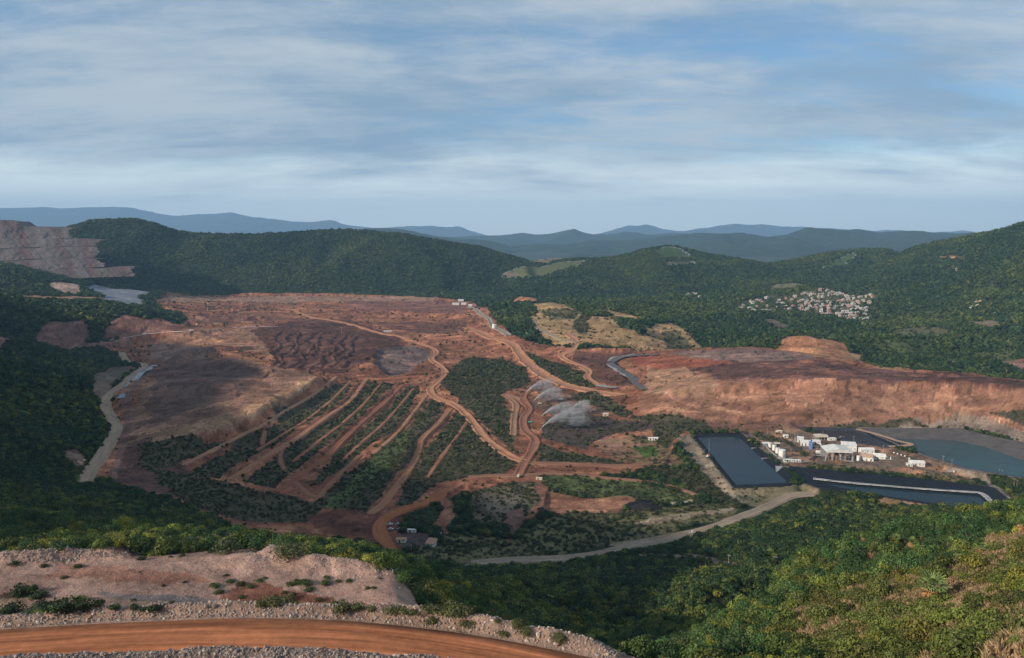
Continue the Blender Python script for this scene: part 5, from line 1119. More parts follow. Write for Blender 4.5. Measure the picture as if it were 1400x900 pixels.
def pond(key, wlabel, llabel, wm, lm):
    p = POND[key]; bm = bmesh.new(); vs = [bm.verts.new((a, b, p['z'])) for a, b in p['wat']]; f = bm.faces.new(vs)
    if f.normal.z < 0: bm.normal_update()
    bmesh.ops.triangulate(bm, faces=bm.faces[:]); bmesh.ops.recalc_face_normals(bm, faces=bm.faces[:])
    for f in bm.faces:
        if f.normal.z < 0: f.normal_flip()
    me = bpy.data.meshes.new('water'); bm.to_mesh(me); bm.free(); me.materials.append(wm); obj('water', me, kind='structure', label=wlabel, category='pond water')
    O = resample(p['lip'], 240); I = np.array([nearest_on(p['wat'], q) for q in O]); ctr = p['wat'].mean(0)
    I = I + (ctr - I) / np.linalg.norm(ctr - I, axis=1)[:, None] * 1.0
    out = O + (O - ctr) / np.linalg.norm(O - ctr, axis=1)[:, None] * 2.5
    V = np.vstack([np.column_stack([out, np.full(240, 0.6)]), np.column_stack([O, np.full(240, 1.7)]), np.column_stack([I, np.full(240, p['z'] - 0.25)])])
    F = [(r * 240 + i, r * 240 + (i + 1) % 240, (r + 1) * 240 + (i + 1) % 240, (r + 1) * 240 + i) for r in range(2) for i in range(240)]
    obj('pond_liner', mesh_np('pond_liner', V, F, [lm], False), kind='structure', label=llabel, category='pond liner')
pond('near', 'dark blue water of the oblong pond left of the plant', 'black lining round the oblong pond', M_WAT, M_LIND)
pond('strip', 'dark green water of the long pond in front of the plant', 'black lining of the long pond in front of the plant', M_STRW, M_LIND)
pond('far', 'dark water of the small pond behind the plant', 'blue grey lining of the small pond behind the plant', M_FARW, M_LINB)
pond('teal', 'teal water of the big pond at the right edge', 'grey panelled lining of the big teal pond', M_TEAL, M_LING)
def ribbon(name, pts, w, mat, lift=0.0, zs=None, **props):
    L = spline(np.array([p[:2] for p in pts]), 4); t = np.gradient(L, axis=0); t /= np.linalg.norm(t, axis=1)[:, None]; nn = np.stack([-t[:, 1], t[:, 0]], 1)
    s = np.linspace(0, 1, len(L)); wv = w * (1 + 0.35 * fbm(s * 300, s * 0, 30, 3, 4))
    z = np.interp(np.linspace(0, len(pts) - 1, len(L)), np.arange(len(pts)), [p[2] for p in pts]) + lift
    prof = [(-0.5, -0.4), (-0.45, 0.0), (0.0, 0.12), (0.45, 0.0), (0.5, -0.4)]
    V = np.stack([np.column_stack([L + nn * (a * wv)[:, None], z + b]) for a, b in prof], 1).reshape(-1, 3)
    return obj(name, mesh_np(name, V, grid_faces(len(L), len(prof))[:, ::-1], [mat], False), **props)
def mat_crust():
    m, t = newmat('salt_crust'); pos = wpos(t); a = maprange(t, noise(t, mapping(t, pos, (0, 0, 0), (0, 0, 0.05), (0.05, 0.9, 0.9)), 1.0, 6, 0.7), 0.4, 0.6, 0, 1)
    finish(t, principled(t, mixc(t, a, (0.55, 0.53, 0.49), (0.12, 0.12, 0.125)), 0.8, 0.3)); return m
o = ribbon('salt_crust', [onz(1112, 654, 0.6), onz(1150, 658.5, 0.6), onz(1200, 663, 0.6), onz(1260, 668, 0.6), onz(1320, 672, 0.6), onz(1342, 674.5, 0.6), onz(1356, 686, 0.6), onz(1374, 701, 0.6)], 6.0, mat_crust()); tag(o, 'white crust along the bank of the long pond', 'crust')
M_CONC = mat_plain('concrete', (0.33, 0.32, 0.30), 0.85, 0.2, 0.5); M_EARTHW = mat_plain('dam_earth', (0.36, 0.24, 0.16), 0.95, 0.25, 0.3)
ribbon('dam_road', [onz(1172, 587, 1.5), onz(1200, 594, 1.5), onz(1228, 603, 1.5), onz(1246, 607.5, 1.5), onz(1232, 610, 1.5), onz(1214, 610.5, 1.5)], 7.0, M_EARTHW, 0.4, kind='structure', label='thin orange dam between the two far ponds', category='dam')
# lined channels and sheets in the diggings
M_CHAN = mat_plain('channel_liner', (0.27, 0.25, 0.24), 0.6, 0.25, 0.05); M_DKCH = mat_plain('channel_dark', (0.105, 0.095, 0.09), 0.7, 0.25, 0.08)
def gl3(pts, lift): 
    return [(lambda g: (g[0], g[1], g[2] + lift))(GS(a, b)) for a, b in pts]
ribbon('lined_channel', gl3([(900, 486), (870, 488), (845, 492), (835, 496), (845, 504), (858, 512), (868, 521), (876, 530), (884, 534)], 1.2), 17, M_DKCH, kind='structure', label='grey lined channel curving down beside the plateau', category='channel')
ribbon('lined_channel', gl3([(868, 485), (848, 489), (836, 493), (830, 497), (842, 506), (858, 516)], 1.6), 7, M_CHAN, kind='structure', label='pale lining edge of the curved channel by the plateau', category='channel')
ribbon('lined_channel', gl3([(212, 500), (200, 508), (188, 516), (178, 524), (170, 535), (164, 546)], 1.0), 12, mat_plain('ditch_water', (0.10, 0.12, 0.14), 0.25, 0.2, 0.05), kind='structure', label='grey blue drainage ditch beside the winding road', category='channel')
ribbon('liner_sheet', gl3([(818, 527.5), (830, 529.5), (846, 531)], 1.5), 16, M_CHAN, kind='structure', label='pale grey sheet laid beside the wide haul road', category='sheet')

# ------------------------------------------------------------------ small building kit
def boxv(x0, x1, y0, y1, z0, z1): return [(x0, y0, z0), (x1, y0, z0), (x1, y1, z0), (x0, y1, z0), (x0, y0, z1), (x1, y0, z1), (x1, y1, z1), (x0, y1, z1)]
BF = [(0, 3, 2, 1), (4, 5, 6, 7), (0, 1, 5, 4), (1, 2, 6, 5), (2, 3, 7, 6), (3, 0, 4, 7)]
class MB:
    def __init__(s): s.V, s.F = [], []
    def box(s, x0, x1, y0, y1, z0, z1): b = len(s.V); s.V += boxv(x0, x1, y0, y1, z0, z1); s.F += [tuple(b + i for i in f) for f in BF]; return s
    def prism(s, poly, y0, y1):                              # outline in x,z pulled along y
        b = len(s.V); m = len(poly); s.V += [(x, y0, z) for x, z in poly] + [(x, y1, z) for x, z in poly]
        s.F += [tuple(b + i for i in range(m)), tuple(b + m + i for i in reversed(range(m)))] + [(b + i, b + m + i, b + m + (i + 1) % m, b + (i + 1) % m) for i in range(m)]; return s
    def cyl(s, c, r, z0, z1, n=14, axis='z', r1=None, cone=0.0):
        b = len(s.V); r1 = r if r1 is None else r1
        for z, rr in ((z0, r), (z1, r1)):
            for k in range(n):
                t = 6.28318 * k / n; p = (rr * math.cos(t), rr * math.sin(t))
                s.V.append((c[0] + p[0], c[1] + p[1], z) if axis == 'z' else ((c[0] + p[0], z, c[2] + p[1]) if axis == 'y' else (z, c[1] + p[0], c[2] + p[1])))
        s.F += [(b + k, b + (k + 1) % n, b + n + (k + 1) % n, b + n + k) for k in range(n)]
        if cone and axis == 'z': s.V.append((c[0], c[1], z1 + cone)); s.F += [(b + n + k, b + n + (k + 1) % n, b + 2 * n) for k in range(n)]; s.F.append(tuple(b + k for k in reversed(range(n))))
        else: s.F += [tuple(b + k for k in reversed(range(n))), tuple(b + n + k for k in range(n))]
        return s
    def mesh(s, name, mat, bev=0.0):
        me = bpy.data.meshes.new(name); me.from_pydata(s.V, [], s.F); me.update()
        if bev:
            bm = bmesh.new(); bm.from_mesh(me); bmesh.ops.bevel(bm, geom=bm.edges[:], offset=bev, segments=2, affect='EDGES', profile=0.6); bm.to_mesh(me); bm.free()
        me.materials.append(mat); return me
def part(name, mb, mat, parent, bev=0.0): return obj(name, mb.mesh(name, mat, bev), parent)
M_WHITE = mat_plain('white_sheet', (0.70, 0.685, 0.64), 0.55, 0.22, 0.22); M_CREAM = mat_plain('cream_sheet', (0.62, 0.52, 0.40), 0.6, 0.15, 0.3); M_RUST = mat_plain('rusty_roof', (0.40, 0.23, 0.14), 0.8, 0.2, 0.4)
M_DARK = mat_plain('dark_opening', (0.03, 0.03, 0.032), 0.6, 0.1); M_STEEL = mat_plain('steel', (0.38, 0.39, 0.39), 0.45, 0.15, 0.6, 0.5, 0.3); M_BLUE = mat_plain('blue_sheet', (0.16, 0.26, 0.52), 0.5, 0.1, 0.4)
M_GLASS = mat_plain('window_glass', (0.03, 0.04, 0.05), 0.1, 0.05, 1, 0.6); M_ORSH = mat_plain('orange_roof', (0.55, 0.34, 0.22), 0.65, 0.2, 0.3); M_GREEN = mat_plain('green_plastic', (0.05, 0.36, 0.25), 0.4, 0.08); M_TYRE = mat_plain('tyre', (0.02, 0.02, 0.02), 0.8, 0.1)
M_WOOD = mat_plain('pole_wood', (0.36, 0.33, 0.29), 0.85, 0.2, 2.0); M_YELL = mat_plain('yellow_paint', (0.55, 0.36, 0.03), 0.45, 0.1); M_RUSTY = mat_plain('rust_steel', (0.22, 0.13, 0.075), 0.7, 0.25, 0.8); M_REDP = mat_plain('red_paint', (0.40, 0.05, 0.03), 0.5, 0.1)
def building(label, px, py, L, Wd, h, rot=0.0, roof='gable', rise=1.6, wall=M_WHITE, roofm=M_WHITE, doors=1, wins=3, name='shed', cat='building', Y=None):
    """L along the local x axis, the side at -y looks at the viewer when rot is 0"""
    x, y, z = GS(px, py); h *= 0.88; L *= 0.94; e = empty(name, (x, y, z + 0.05), R(rot)); tag(e, label, cat)
    w = MB(); a, b = L / 2, Wd / 2
    if roof == 'gable': w.V += []; w.prism([(-b, -0.8), (b, -0.8), (b, h), (0, h + rise), (-b, h)], -a, a); w.V = [(q[1], q[0], q[2]) for q in w.V]; w.F = [tuple(reversed(f)) for f in w.F]
    elif roof == 'mono': w.prism([(-b, -0.8), (b, -0.8), (b, h + rise), (-b, h)], -a, a); w.V = [(q[1], q[0], q[2]) for q in w.V]; w.F = [tuple(reversed(f)) for f in w.F]
    else: w.box(-a, a, -b, b, -0.8, h)
    part('wall', w, wall, e)
    r = MB(); o_ = 0.5; t = 0.18
    if roof == 'gable':
        k = rise / b
        r.prism([(-b - o_, h - k * o_ + 0.05), (0, h + rise + 0.05), (b + o_, h - k * o_ + 0.05), (b + o_, h - k * o_ + 0.05 + t), (0, h + rise + 0.05 + t), (-b - o_, h - k * o_ + 0.05 + t)], -a - o_, a + o_); r.V = [(q[1], q[0], q[2]) for q in r.V]; r.F = [tuple(reversed(f)) for f in r.F]
    elif roof == 'mono':
        k = rise / Wd; r.prism([(-b - o_, h - k * o_ + 0.05), (b + o_, h + rise + k * o_ + 0.05), (b + o_, h + rise + k * o_ + 0.05 + t), (-b - o_, h - k * o_ + 0.05 + t)], -a - o_, a + o_); r.V = [(q[1], q[0], q[2]) for q in r.V]; r.F = [tuple(reversed(f)) for f in r.F]
    else: r.box(-a - 0.25, a + 0.25, -b - 0.25, b + 0.25, h + 0.02, h + 0.3)
    part('roof', r, roofm, e)
    for i in range(doors):
        dx = -a + L * (i + 0.6) / (doors + 0.4) * 0.8; part('door', MB().box(dx - 0.7, dx + 0.7, -b - 0.06, -b + 0.02, 0, min(2.4, h * 0.8)), M_DARK, e)
    for i in range(wins):
        wx = -a + L * (i + 0.5) / wins
        w_ = part('window', MB().box(wx - 0.55, wx + 0.55, -b - 0.05, -b + 0.02, h * 0.5, h * 0.5 + 1.0), M_GLASS, e); part('sill', MB().box(wx - 0.7, wx + 0.7, -b - 0.16, -b - 0.02, h * 0.5 - 0.12, h * 0.5 - 0.01), M_CONC, w_)
    return e
def open_hall(label, px, py, L, Wd, h, rot, rise, roofm, bays=4, back=True):
    x, y, z = GS(px, py); e = empty('open_hall', (x, y, z), R(rot)); tag(e, label, 'hall'); a, b = L / 2, Wd / 2
    r = MB(); k = rise / a; r.prism([(-a - 0.6, h - 0.6 * k), (0, h + rise), (a + 0.6, h - 0.6 * k), (a + 0.6, h - 0.6 * k + 0.4), (0, h + rise + 0.4), (-a - 0.6, h - 0.6 * k + 0.4)], -b - 0.6, b + 0.6)
    part('roof', r, roofm, e)
    for i in range(bays + 1):
        for sy in (-b, b):
            cx = -a + L * i / bays; part('column', MB().box(cx - 0.3, cx + 0.3, sy - 0.3, sy + 0.3, -1, h + rise * (1 - abs(cx) / a)), M_STEEL, e)
    part('gable_sheet', MB().prism([(-a, h - 1.6), (a, h - 1.6), (a, h), (0, h + rise), (-a, h)], -b - 0.35, -b - 0.15), roofm, e)
    if back: part('back_wall', MB().box(-a, a, b - 0.15, b + 0.1, 0, h - 0.3), M_STEEL, e)
    return e, a, b
def tank(label, px, py, r, h, mat=M_WHITE, name='storage_tank', horizontal=False, rot=0):
    x, y, z = GS(px, py); e = empty(name, (x, y, z), R(rot)); tag(e, label, 'tank')
    if horizontal:
        part('shell', MB().cyl((0, 0, r + 0.5), r, -h / 2, h / 2, 14, 'x'), mat, e)
        for s in (-0.3, 0.3): part('saddle', MB().box(s * h - 0.2, s * h + 0.2, -r * 0.7, r * 0.7, -0.3, 0.8), M_STEEL, e)
    else:
        part('shell', MB().cyl((0, 0), r, -0.5, h, 20), mat, e); part('roof', MB().cyl((0, 0), r + 0.12, h, h + 0.2, 20, cone=r * 0.18), mat, e)
        part('ladder', MB().box(-0.3, -0.2, -r - 0.2, -r - 0.1, 0, h).box(0.2, 0.3, -r - 0.2, -r - 0.1, 0, h), M_STEEL, e)
        part('base_ring', MB().cyl((0, 0), r + 0.35, -0.6, 0.25, 20), M_CONC, e)
    return e

# ------------------------------------------------------------------ the plant between the ponds
tank('tall white tank at the front of the row beside the pond', 1069, 626, 4.6, 10.5)
tank('short pale tank at the back of the row beside the pond', 1053, 612, 3.0, 6.0)
tank('white tank in the middle of the row, left of its twin', 1058.5, 616, 2.9, 7.0); tank('white tank in the middle of the row, right of its twin', 1063, 620, 2.9, 7.0)
building('long white trailer at the foot of the plant road', 1078, 632, 14, 5, 3.4, -4, 'flat', 0, wins=4)
building('short white trailer at the foot of the plant road', 1090.5, 632, 8, 5, 3.2, -4, 'flat', 0, wins=2)
building('pale canopy shed behind the tank row', 1047, 609, 10, 5, 3.5, 5, 'mono', 0.6, M_STEEL, M_WHITE, 0, 2); building('small canopy with cream roof right of the tank row', 1062, 609, 8, 5, 3.0, -5, 'mono', 0.6, M_DARK, M_CREAM, 0, 0)
building('little white hut at the back of the plant', 1074, 598, 7, 5, 3.4, 0, 'gable', 0.9, wins=2); building('hut with a yellow roof among the trees', 1065, 592, 8, 6, 3.0, 5, 'gable', 1.0, M_CREAM, M_CREAM, 1, 1)
building('white stepped shed at the left of the plant', 1094, 604, 9, 10, 5.5, -18, 'mono', 1.2, wins=2); building('white workshop joined to the blue wall', 1101, 609, 14, 8, 6.0, -18, 'mono', 1.4, doors=2, wins=3)
building('blue sheet metal stack house', 1108, 614, 4.2, 5, 11.5, -8, 'flat', 0, M_BLUE, M_BLUE, 0, 0); building('white shed right of the blue wall', 1116, 607, 11, 6, 4.5, -10, 'mono', 0.8, wins=2)
building('small white tent below the blue wall', 1119.5, 620, 8, 4, 2.2, -6, 'gable', 1.5, doors=0, wins=0, name='tent')
e, a, b = open_hall('big open steel hall with a white gable roof and machinery inside', 1143, 628, 34, 26, 14.0, -6, 3.0, M_WHITE)
for i, (dx, dy, r, h, mt) in enumerate([(-12, -8, 2.2, 9, M_RUSTY), (-7, -7, 2.0, 8, M_CREAM), (-2, -9, 2.3, 7, M_RUSTY), (4, -8, 2.0, 9, M_STEEL), (9, -8, 2.2, 7.5, M_RUSTY), (13, -6, 1.6, 8, M_STEEL), (-10, 0, 2.4, 10, M_STEEL), (0, 0, 2.6, 10.5, M_RUSTY), (8, 1, 2.4, 10, M_CREAM)]):
    part('vessel', MB().cyl((dx, dy), r, 0, h, 12, cone=1.0), mt, e)
part('walkway', MB().box(-15, 15, -11, -10, 5.0, 5.25).box(-15, 15, -11.05, -10.95, 6.2, 6.3), M_STEEL, e); part('pump_skid', MB().box(-14, 12, -12.6, -11.4, 0, 1.6), M_RUSTY, e)
open_hall('long open shed with a cream roof at the back of the plant', 1122, 601, 18, 9, 6.0, -8, 0.8, M_CREAM, 4)
building('low white office behind the big hall', 1137, 602, 12, 6, 3.2, -6, 'flat', 0, wins=4)
building('tall white process building right behind the big hall', 1160, 617, 20, 14, 10.5, -14, 'mono', 2.0, doors=1, wins=4)
building('white block house with rounded end near the small pond', 1184, 620, 20, 11, 7.5, -4, 'gable', 1.6, wins=3)
building('warehouse with an orange and cream roof', 1183, 629, 17, 18, 6.5, -16, 'gable', 2.0, M_WHITE, M_ORSH, 2, 3)
building('white box annex at the corner of the orange roofed warehouse', 1191, 631, 5.5, 4, 4.0, -16, 'flat', 0, wins=1)
building('white tented store at the right of the plant', 1202, 627, 16, 11, 4.0, -18, 'gable', 3.2, doors=1, wins=2, name='tent')
tank('white tank in front of the orange roofed warehouse', 1173.5, 630, 2.6, 6.5); tank('small steel tank beside the big hall', 1166, 630, 1.8, 5, M_STEEL)
building('white roofed house alone at the right end of the plant yard', 1253, 636, 18, 13, 5.0, -12, 'gable', 1.8, wins=4, doors=1); building('low white annex left of the lone house', 1243, 637, 7, 7, 3.0, -12, 'flat', 0, wins=2)
building('small grey shed beside the big hall', 1127, 620, 8, 7, 5.0, -6, 'mono', 0.8, M_STEEL, M_WHITE, 1, 1)
def rack(label, pts, hgt, mat, wdt=1.4):
    g = [GS(a, b) for a, b in pts]; o0 = g[0]; e = empty('pipe_rack', (o0[0], o0[1], o0[2])); tag(e, label, 'pipe rack')
    for (x0, y0, z0), (x1, y1, z1) in zip(g[:-1], g[1:]):
        d = Vector((x1 - x0, y1 - y0, z1 - z0)); ln = d.length; m_ = MB().box(0, ln, -wdt / 2, wdt / 2, hgt - 0.5, hgt).mesh('deck', mat); q = obj('deck', m_, e); q.location = (x0 - o0[0], y0 - o0[1], z0 - o0[2]); q.rotation_euler = (0, 0, math.atan2(d.y, d.x))
        for k in range(int(ln / 8) + 1):
            t = min(1, k * 8 / ln); q = obj('support', MB().box(-0.15, 0.15, -0.15, 0.15, -0.6, hgt - 0.5).mesh('support', M_STEEL), e); q.location = (x0 - o0[0] + (x1 - x0) * t, y0 - o0[1] + (y1 - y0) * t, z0 - o0[2] + (z1 - z0) * t)
rack('pale pipe rack curving along the pond side of the plant', [(1043, 606), (1052, 618), (1062, 628), (1075, 634), (1095, 635), (1106, 633)], 2.2, M_CONC, 2.0); rack('dark conveyor sloping down the bank below the big hall', [(1107, 632), (1116, 624)], 3.0, M_DARK, 2.5); rack('pipe bridge along the foot of the big hall', [(1116, 625), (1140, 629), (1168, 632)], 2.5, M_STEEL)
# ramp and raft on the oblong pond
x_, y_, _ = onz(1065, 642, 0.3); e = empty('pump_ramp', (x_, y_, 0.1), R(75)); tag(e, 'grey sloping pump ramp at the edge of the oblong pond', 'ramp'); part('deck', MB().prism([(-9, -0.6), (9, 1.6), (9, 2.0), (-9, -0.2)], -4, 4), M_CONC, e); part('kerb', MB().prism([(-9, -0.2), (9, 2.0), (9, 2.5), (-9, 0.3)], -4.2, -3.9).prism([(-9, -0.2), (9, 2.0), (9, 2.5), (-9, 0.3)], 3.9, 4.2), M_STEEL, e)
x_, y_, _ = onz(969, 625, -0.2); e = empty('pump_raft', (x_, y_, -0.1), R(10)); tag(e, 'white pump raft with a tall thin mast on the oblong pond', 'raft')
part('hull', MB().prism([(-4.5, 0), (-3.5, -0.4), (3.5, -0.4), (4.5, 0), (4.0, 1.0), (-4.0, 1.0)], -2.6, 2.6), M_WHITE, e); part('cabin', MB().box(-2, 2.2, -1.6, 1.6, 1.0, 3.2), M_WHITE, e, 0.1); part('roof', MB().box(-2.3, 2.5, -1.9, 1.9, 3.2, 3.45), M_REDP, e); part('mast', MB().cyl((0, 0), 0.22, 3.4, 25, 6, r1=0.10), M_STEEL, e)
def jetty(px, py, rz, label):
    x, y, _ = onz(px, py, 0.5); e = empty('jetty', (x, y, 0.5), R(rz)); tag(e, label, 'jetty'); part('deck', MB().box(-5, 5, -0.8, 0.8, 0.4, 0.7), M_CONC, e)
    for s in (-4, 0, 4): part('float', MB().box(s - 0.6, s + 0.6, -1.1, 1.1, -0.8, 0.4), M_STEEL, e, 0.1)
jetty(1032, 613, 10, 'small pale jetty at the upper right bank of the oblong pond'); jetty(1046, 627, 10, 'thin jetty at the middle of the right bank of the oblong pond')

# ------------------------------------------------------------------ far village
HW = [mat_plain('house_white', (0.50, 0.48, 0.44), 0.8, 0.12, 0.2), mat_plain('house_cream', (0.40, 0.34, 0.27), 0.8, 0.12, 0.2), mat_plain('house_grey', (0.24, 0.23, 0.22), 0.85, 0.15, 0.2), mat_plain('house_pink', (0.48, 0.30, 0.25), 0.8, 0.12, 0.2)]
HRF = [mat_plain('roof_pale', (0.32, 0.30, 0.28), 0.8, 0.15, 0.2), mat_plain('roof_clay', (0.34, 0.16, 0.11), 0.85, 0.15, 0.2), mat_plain('roof_dull', (0.24, 0.22, 0.21), 0.8, 0.15, 0.2)]
def house_mesh(name, w, d, h, gable, wm, rm):
    mb = MB(); mi = []
    def add(f, idx):
        b = len(mb.F); f(); mi.extend([idx] * (len(mb.F) - b))
    add(lambda: mb.box(-w / 2, w / 2, -d / 2, d / 2, -2, h), 0)
    if gable: add(lambda: mb.prism([(-w / 2 - 0.4, h + 0.02), (w / 2 + 0.4, h + 0.02), (0, h + w * 0.22)], -d / 2 - 0.4, d / 2 + 0.4), 1)
    else: add(lambda: mb.box(-w / 2 - 0.1, w / 2 + 0.1, -d / 2 - 0.1, d / 2 + 0.1, h + 0.02, h + 0.5), 1); add(lambda: mb.box(w * 0.1, w * 0.38, -d * 0.1, d * 0.25, h + 0.52, h + 2.0), 0)
    for k in range(2): add(lambda: mb.box(-w * 0.32 + k * w * 0.4, -w * 0.32 + k * w * 0.4 + w * 0.22, -d / 2 - 0.06, -d / 2 + 0.05, h * 0.35, h * 0.75), 2)
    add(lambda: mb.box(-w / 2 - 0.06, -w / 2 + 0.05, -d * 0.2, d * 0.1, h * 0.35, h * 0.75), 2)
    me = bpy.data.meshes.new(name); me.from_pydata(mb.V, [], mb.F); me.update(); [me.materials.append(q) for q in (wm, rm, M_GLASS)]; me.polygons.foreach_set('material_index', np.array(mi, np.int32)); return me
HK = []
for i, (w, d, h, gb, wi, ri) in enumerate([(11, 9, 5.5, False, 0, 0), (9, 12, 6.5, False, 0, 0), (12, 9, 4, True, 1, 1), (8, 8, 6, False, 1, 0), (13, 10, 4.5, False, 2, 2), (9, 9, 7, False, 3, 0), (14, 9, 4.5, True, 0, 0), (10, 8, 4, True, 3, 1)]):
    lb = '%s %s %s house in the far village' % (['white', 'cream', 'grey', 'pink'][wi], 'gabled' if gb else 'flat roofed', ['square', 'two storey', 'low', 'small', 'broad', 'tall', 'long', 'little'][i])
    HK.append((house_mesh('house_%d' % i, w, d, h, gb, HW[wi], HRF[ri]), lb))
def house(x, y, k, label=None, group=None, rz=None, sc=1.0):
    o = obj('house', HK[k][0]); o.location = (x, y, float(hq(np.array([x]), np.array([y]))[0])); o.rotation_euler = (0, 0, random.random() * 0.9 - 0.45 if rz is None else rz); o.scale = (sc, sc, sc)
    tag(o, label or HK[k][1], 'house', group or 'houses of the far village'); return o
vil = GL([(985, 423), (1000, 419), (1020, 413), (1045, 409), (1085, 407), (1125, 401), (1135, 397), (1150, 400), (1190, 401), (1200, 403), (1190, 410), (1186, 424), (1188, 433), (1160, 434), (1140, 433), (1120, 428), (1100, 424), (1060, 425), (1025, 428), (1000, 422)])
cnt = 0; used_ = []
pts_ = []
while cnt < 235 and len(pts_) < 20000:
    px, py = 983 + 222 * random.random(), 396 + 40 * random.random(); pts_.append(1)
    dn = (0.25 + 0.75 * min(1, max(0, (px - 1040) / 90.0))); row = 0.5 + 0.5 * math.sin(py * 1.15 + px * 0.05 + 1.2 * math.sin(px * 0.11))
    if random.random() > dn * (0.08 + 0.92 * row ** 1.5): continue
    g = G(px, py)
    if len(inside(np.array([g[0]]), np.array([g[1]]), vil)) == 0: continue
    if any((g[0] - a) ** 2 + (g[1] - b) ** 2 < 15 ** 2 for a, b in used_): continue
    used_.append(g); hk = random.choice([0, 0, 1, 1, 2, 3, 3, 4, 5, 6, 6, 7]); wh = ('left end' if px < 1040 else 'left part' if px < 1090 else 'middle' if px < 1130 else 'right part' if px < 1165 else 'right end'); ro = 'upper' if py < 410 else ('lower' if py > 422 else 'central')
    house(g[0], g[1], hk, HK[hk][1].replace('in the far village', 'in the %s rows of the far village, %s' % (ro, wh)), sc=0.75 + 0.6 * random.random()); cnt += 1
for px, py, lb in [(884, 384, 'lone white house on the middle hill'), (1213, 400, 'white chapel like house at the right end of the far village'), (1272, 412, 'lone pale house on the slope right of the far village')]:
    x, y, z = GS(px, py, 2500); house(x, y, 0, lb, 'outlying houses')
for k in range(9): x, y, z = GS(935 + 24 * random.random(), 401 + 9 * random.random(), 2500); house(x, y, random.randrange(8), 'small house of the hamlet left of the far village', 'houses of the hamlet')
for k in range(7): x, y, z = GS(1297 + 14 * random.random(), 365 + 7 * random.random(), 2500); house(x, y, random.randrange(8), 'small house high on the right hillside', 'houses on the right hillside')
for px, py in [(1334, 415), (1336, 419), (1360, 431), (1328, 421)]: x, y, z = GS(px, py, 2200); house(x, y, 1, 'pale house in a clearing of the right hillside', 'houses in clearings on the right')

# ------------------------------------------------------------------ vehicles
def ground_obj(name, px, py, rz, label, cat, group=None, sc=1.0, ymin=45):
    x, y, z = GS(px, py, ymin); e = empty(name, (x, y, z + 0.12), R(rz), sc); return tag(e, label, cat, group)
def wheels(e, xs, hw, r=0.4):
    for wx in xs:
        for s in (-1, 1): w_ = part('wheel', MB().cyl((wx, 0, r), r, s * hw - 0.13, s * hw + 0.13, 12, 'y'), M_TYRE, e); part('rim', MB().cyl((wx, 0, r), r * 0.55, s * hw + s * 0.10 - 0.05, s * hw + s * 0.10 + 0.05, 10, 'y'), M_STEEL, w_)
def pickup(px, py, rz, label, mat=M_WHITE):
    e = ground_obj('pickup_truck', px, py, rz, label, 'pickup', sc=1.15)
    part('body', MB().prism([(-2.6, 0.5), (2.6, 0.5), (2.65, 0.95), (1.3, 1.15), (-2.6, 1.1)], -0.92, 0.92), mat, e, 0.06); part('cab', MB().prism([(-0.9, 1.05), (1.35, 1.05), (0.75, 1.75), (-0.7, 1.8)], -0.82, 0.82), mat, e, 0.06)
    part('windscreen', MB().prism([(1.25, 1.15), (1.33, 1.15), (0.84, 1.68), (0.76, 1.68)], -0.70, 0.70), M_GLASS, e); part('side_window', MB().prism([(-0.7, 1.2), (1.0, 1.2), (0.65, 1.66), (-0.6, 1.68)], -0.86, -0.80), M_GLASS, e); part('side_window', MB().prism([(-0.7, 1.2), (1.0, 1.2), (0.65, 1.66), (-0.6, 1.68)], 0.80, 0.86), M_GLASS, e)
    part('load_bed', MB().box(-2.45, -1.0, -0.78, 0.78, 1.08, 1.14), M_DARK, e); wheels(e, (-1.65, 1.65), 0.82)
def truck(px, py, rz, label, body=M_WHITE, cabm=M_WHITE, sc=1.0, tipper=False, ymin=45):
    e = ground_obj('truck', px, py, rz, label, 'truck', sc=sc, ymin=ymin)
    part('chassis', MB().box(-4, 3.6, -0.9, 0.9, 0.7, 1.0), M_DARK, e); part('cab', MB().prism([(2.0, 1.0), (3.7, 1.0), (3.7, 2.0), (3.3, 3.0), (2.0, 3.0)], -1.15, 1.15), cabm, e, 0.08); part('windscreen', MB().prism([(3.62, 1.95), (3.74, 2.0), (3.36, 2.85), (3.24, 2.85)], -1.0, 1.0), M_GLASS, e)
    if tipper: part('tipper_body', MB().prism([(-4.2, 1.4), (1.4, 1.05), (1.9, 2.9), (-4.2, 2.7)], -1.25, 1.25), body, e)
    else: part('box_body', MB().box(-4.1, 1.8, -1.2, 1.2, 1.05, 3.3), body, e, 0.05)
    wheels(e, (-3.0, -1.9, 2.7), 1.05, 0.5)
pickup(533, 718.5, 8, 'white pickup at the back left of the small camp'); pickup(534, 725, 4, 'white pickup parked in front, at the left of the small camp'); pickup(544, 718.5, -14, 'white pickup parked askew right of another, below the road bend')
e = ground_obj('van', 546, 726, 62, 'boxy white van parked nose on beside the pickups', 'van', sc=1.25); part('body', MB().prism([(-2.5, 0.4), (2.4, 0.4), (2.5, 1.1), (1.7, 2.2), (-2.5, 2.3)], -0.95, 0.95), M_WHITE, e, 0.08); part('windscreen', MB().prism([(2.4, 1.2), (2.5, 1.2), (1.85, 2.08), (1.74, 2.08)], -0.8, 0.8), M_GLASS, e); wheels(e, (-1.6, 1.6), 0.85)
pickup(946.5, 729.5, 12, 'white pickup driving on the pale valley road')
truck(709, 653, 80, 'cream truck standing at the road junction', M_CREAM, M_CREAM); truck(763, 673, 20, 'small truck with blue body and yellow cab on the red yard', M_BLUE, M_YELL, 0.9); truck(767, 548, 5, 'white truck parked on the bare ground behind the sprays', M_WHITE, M_WHITE, 1.1)
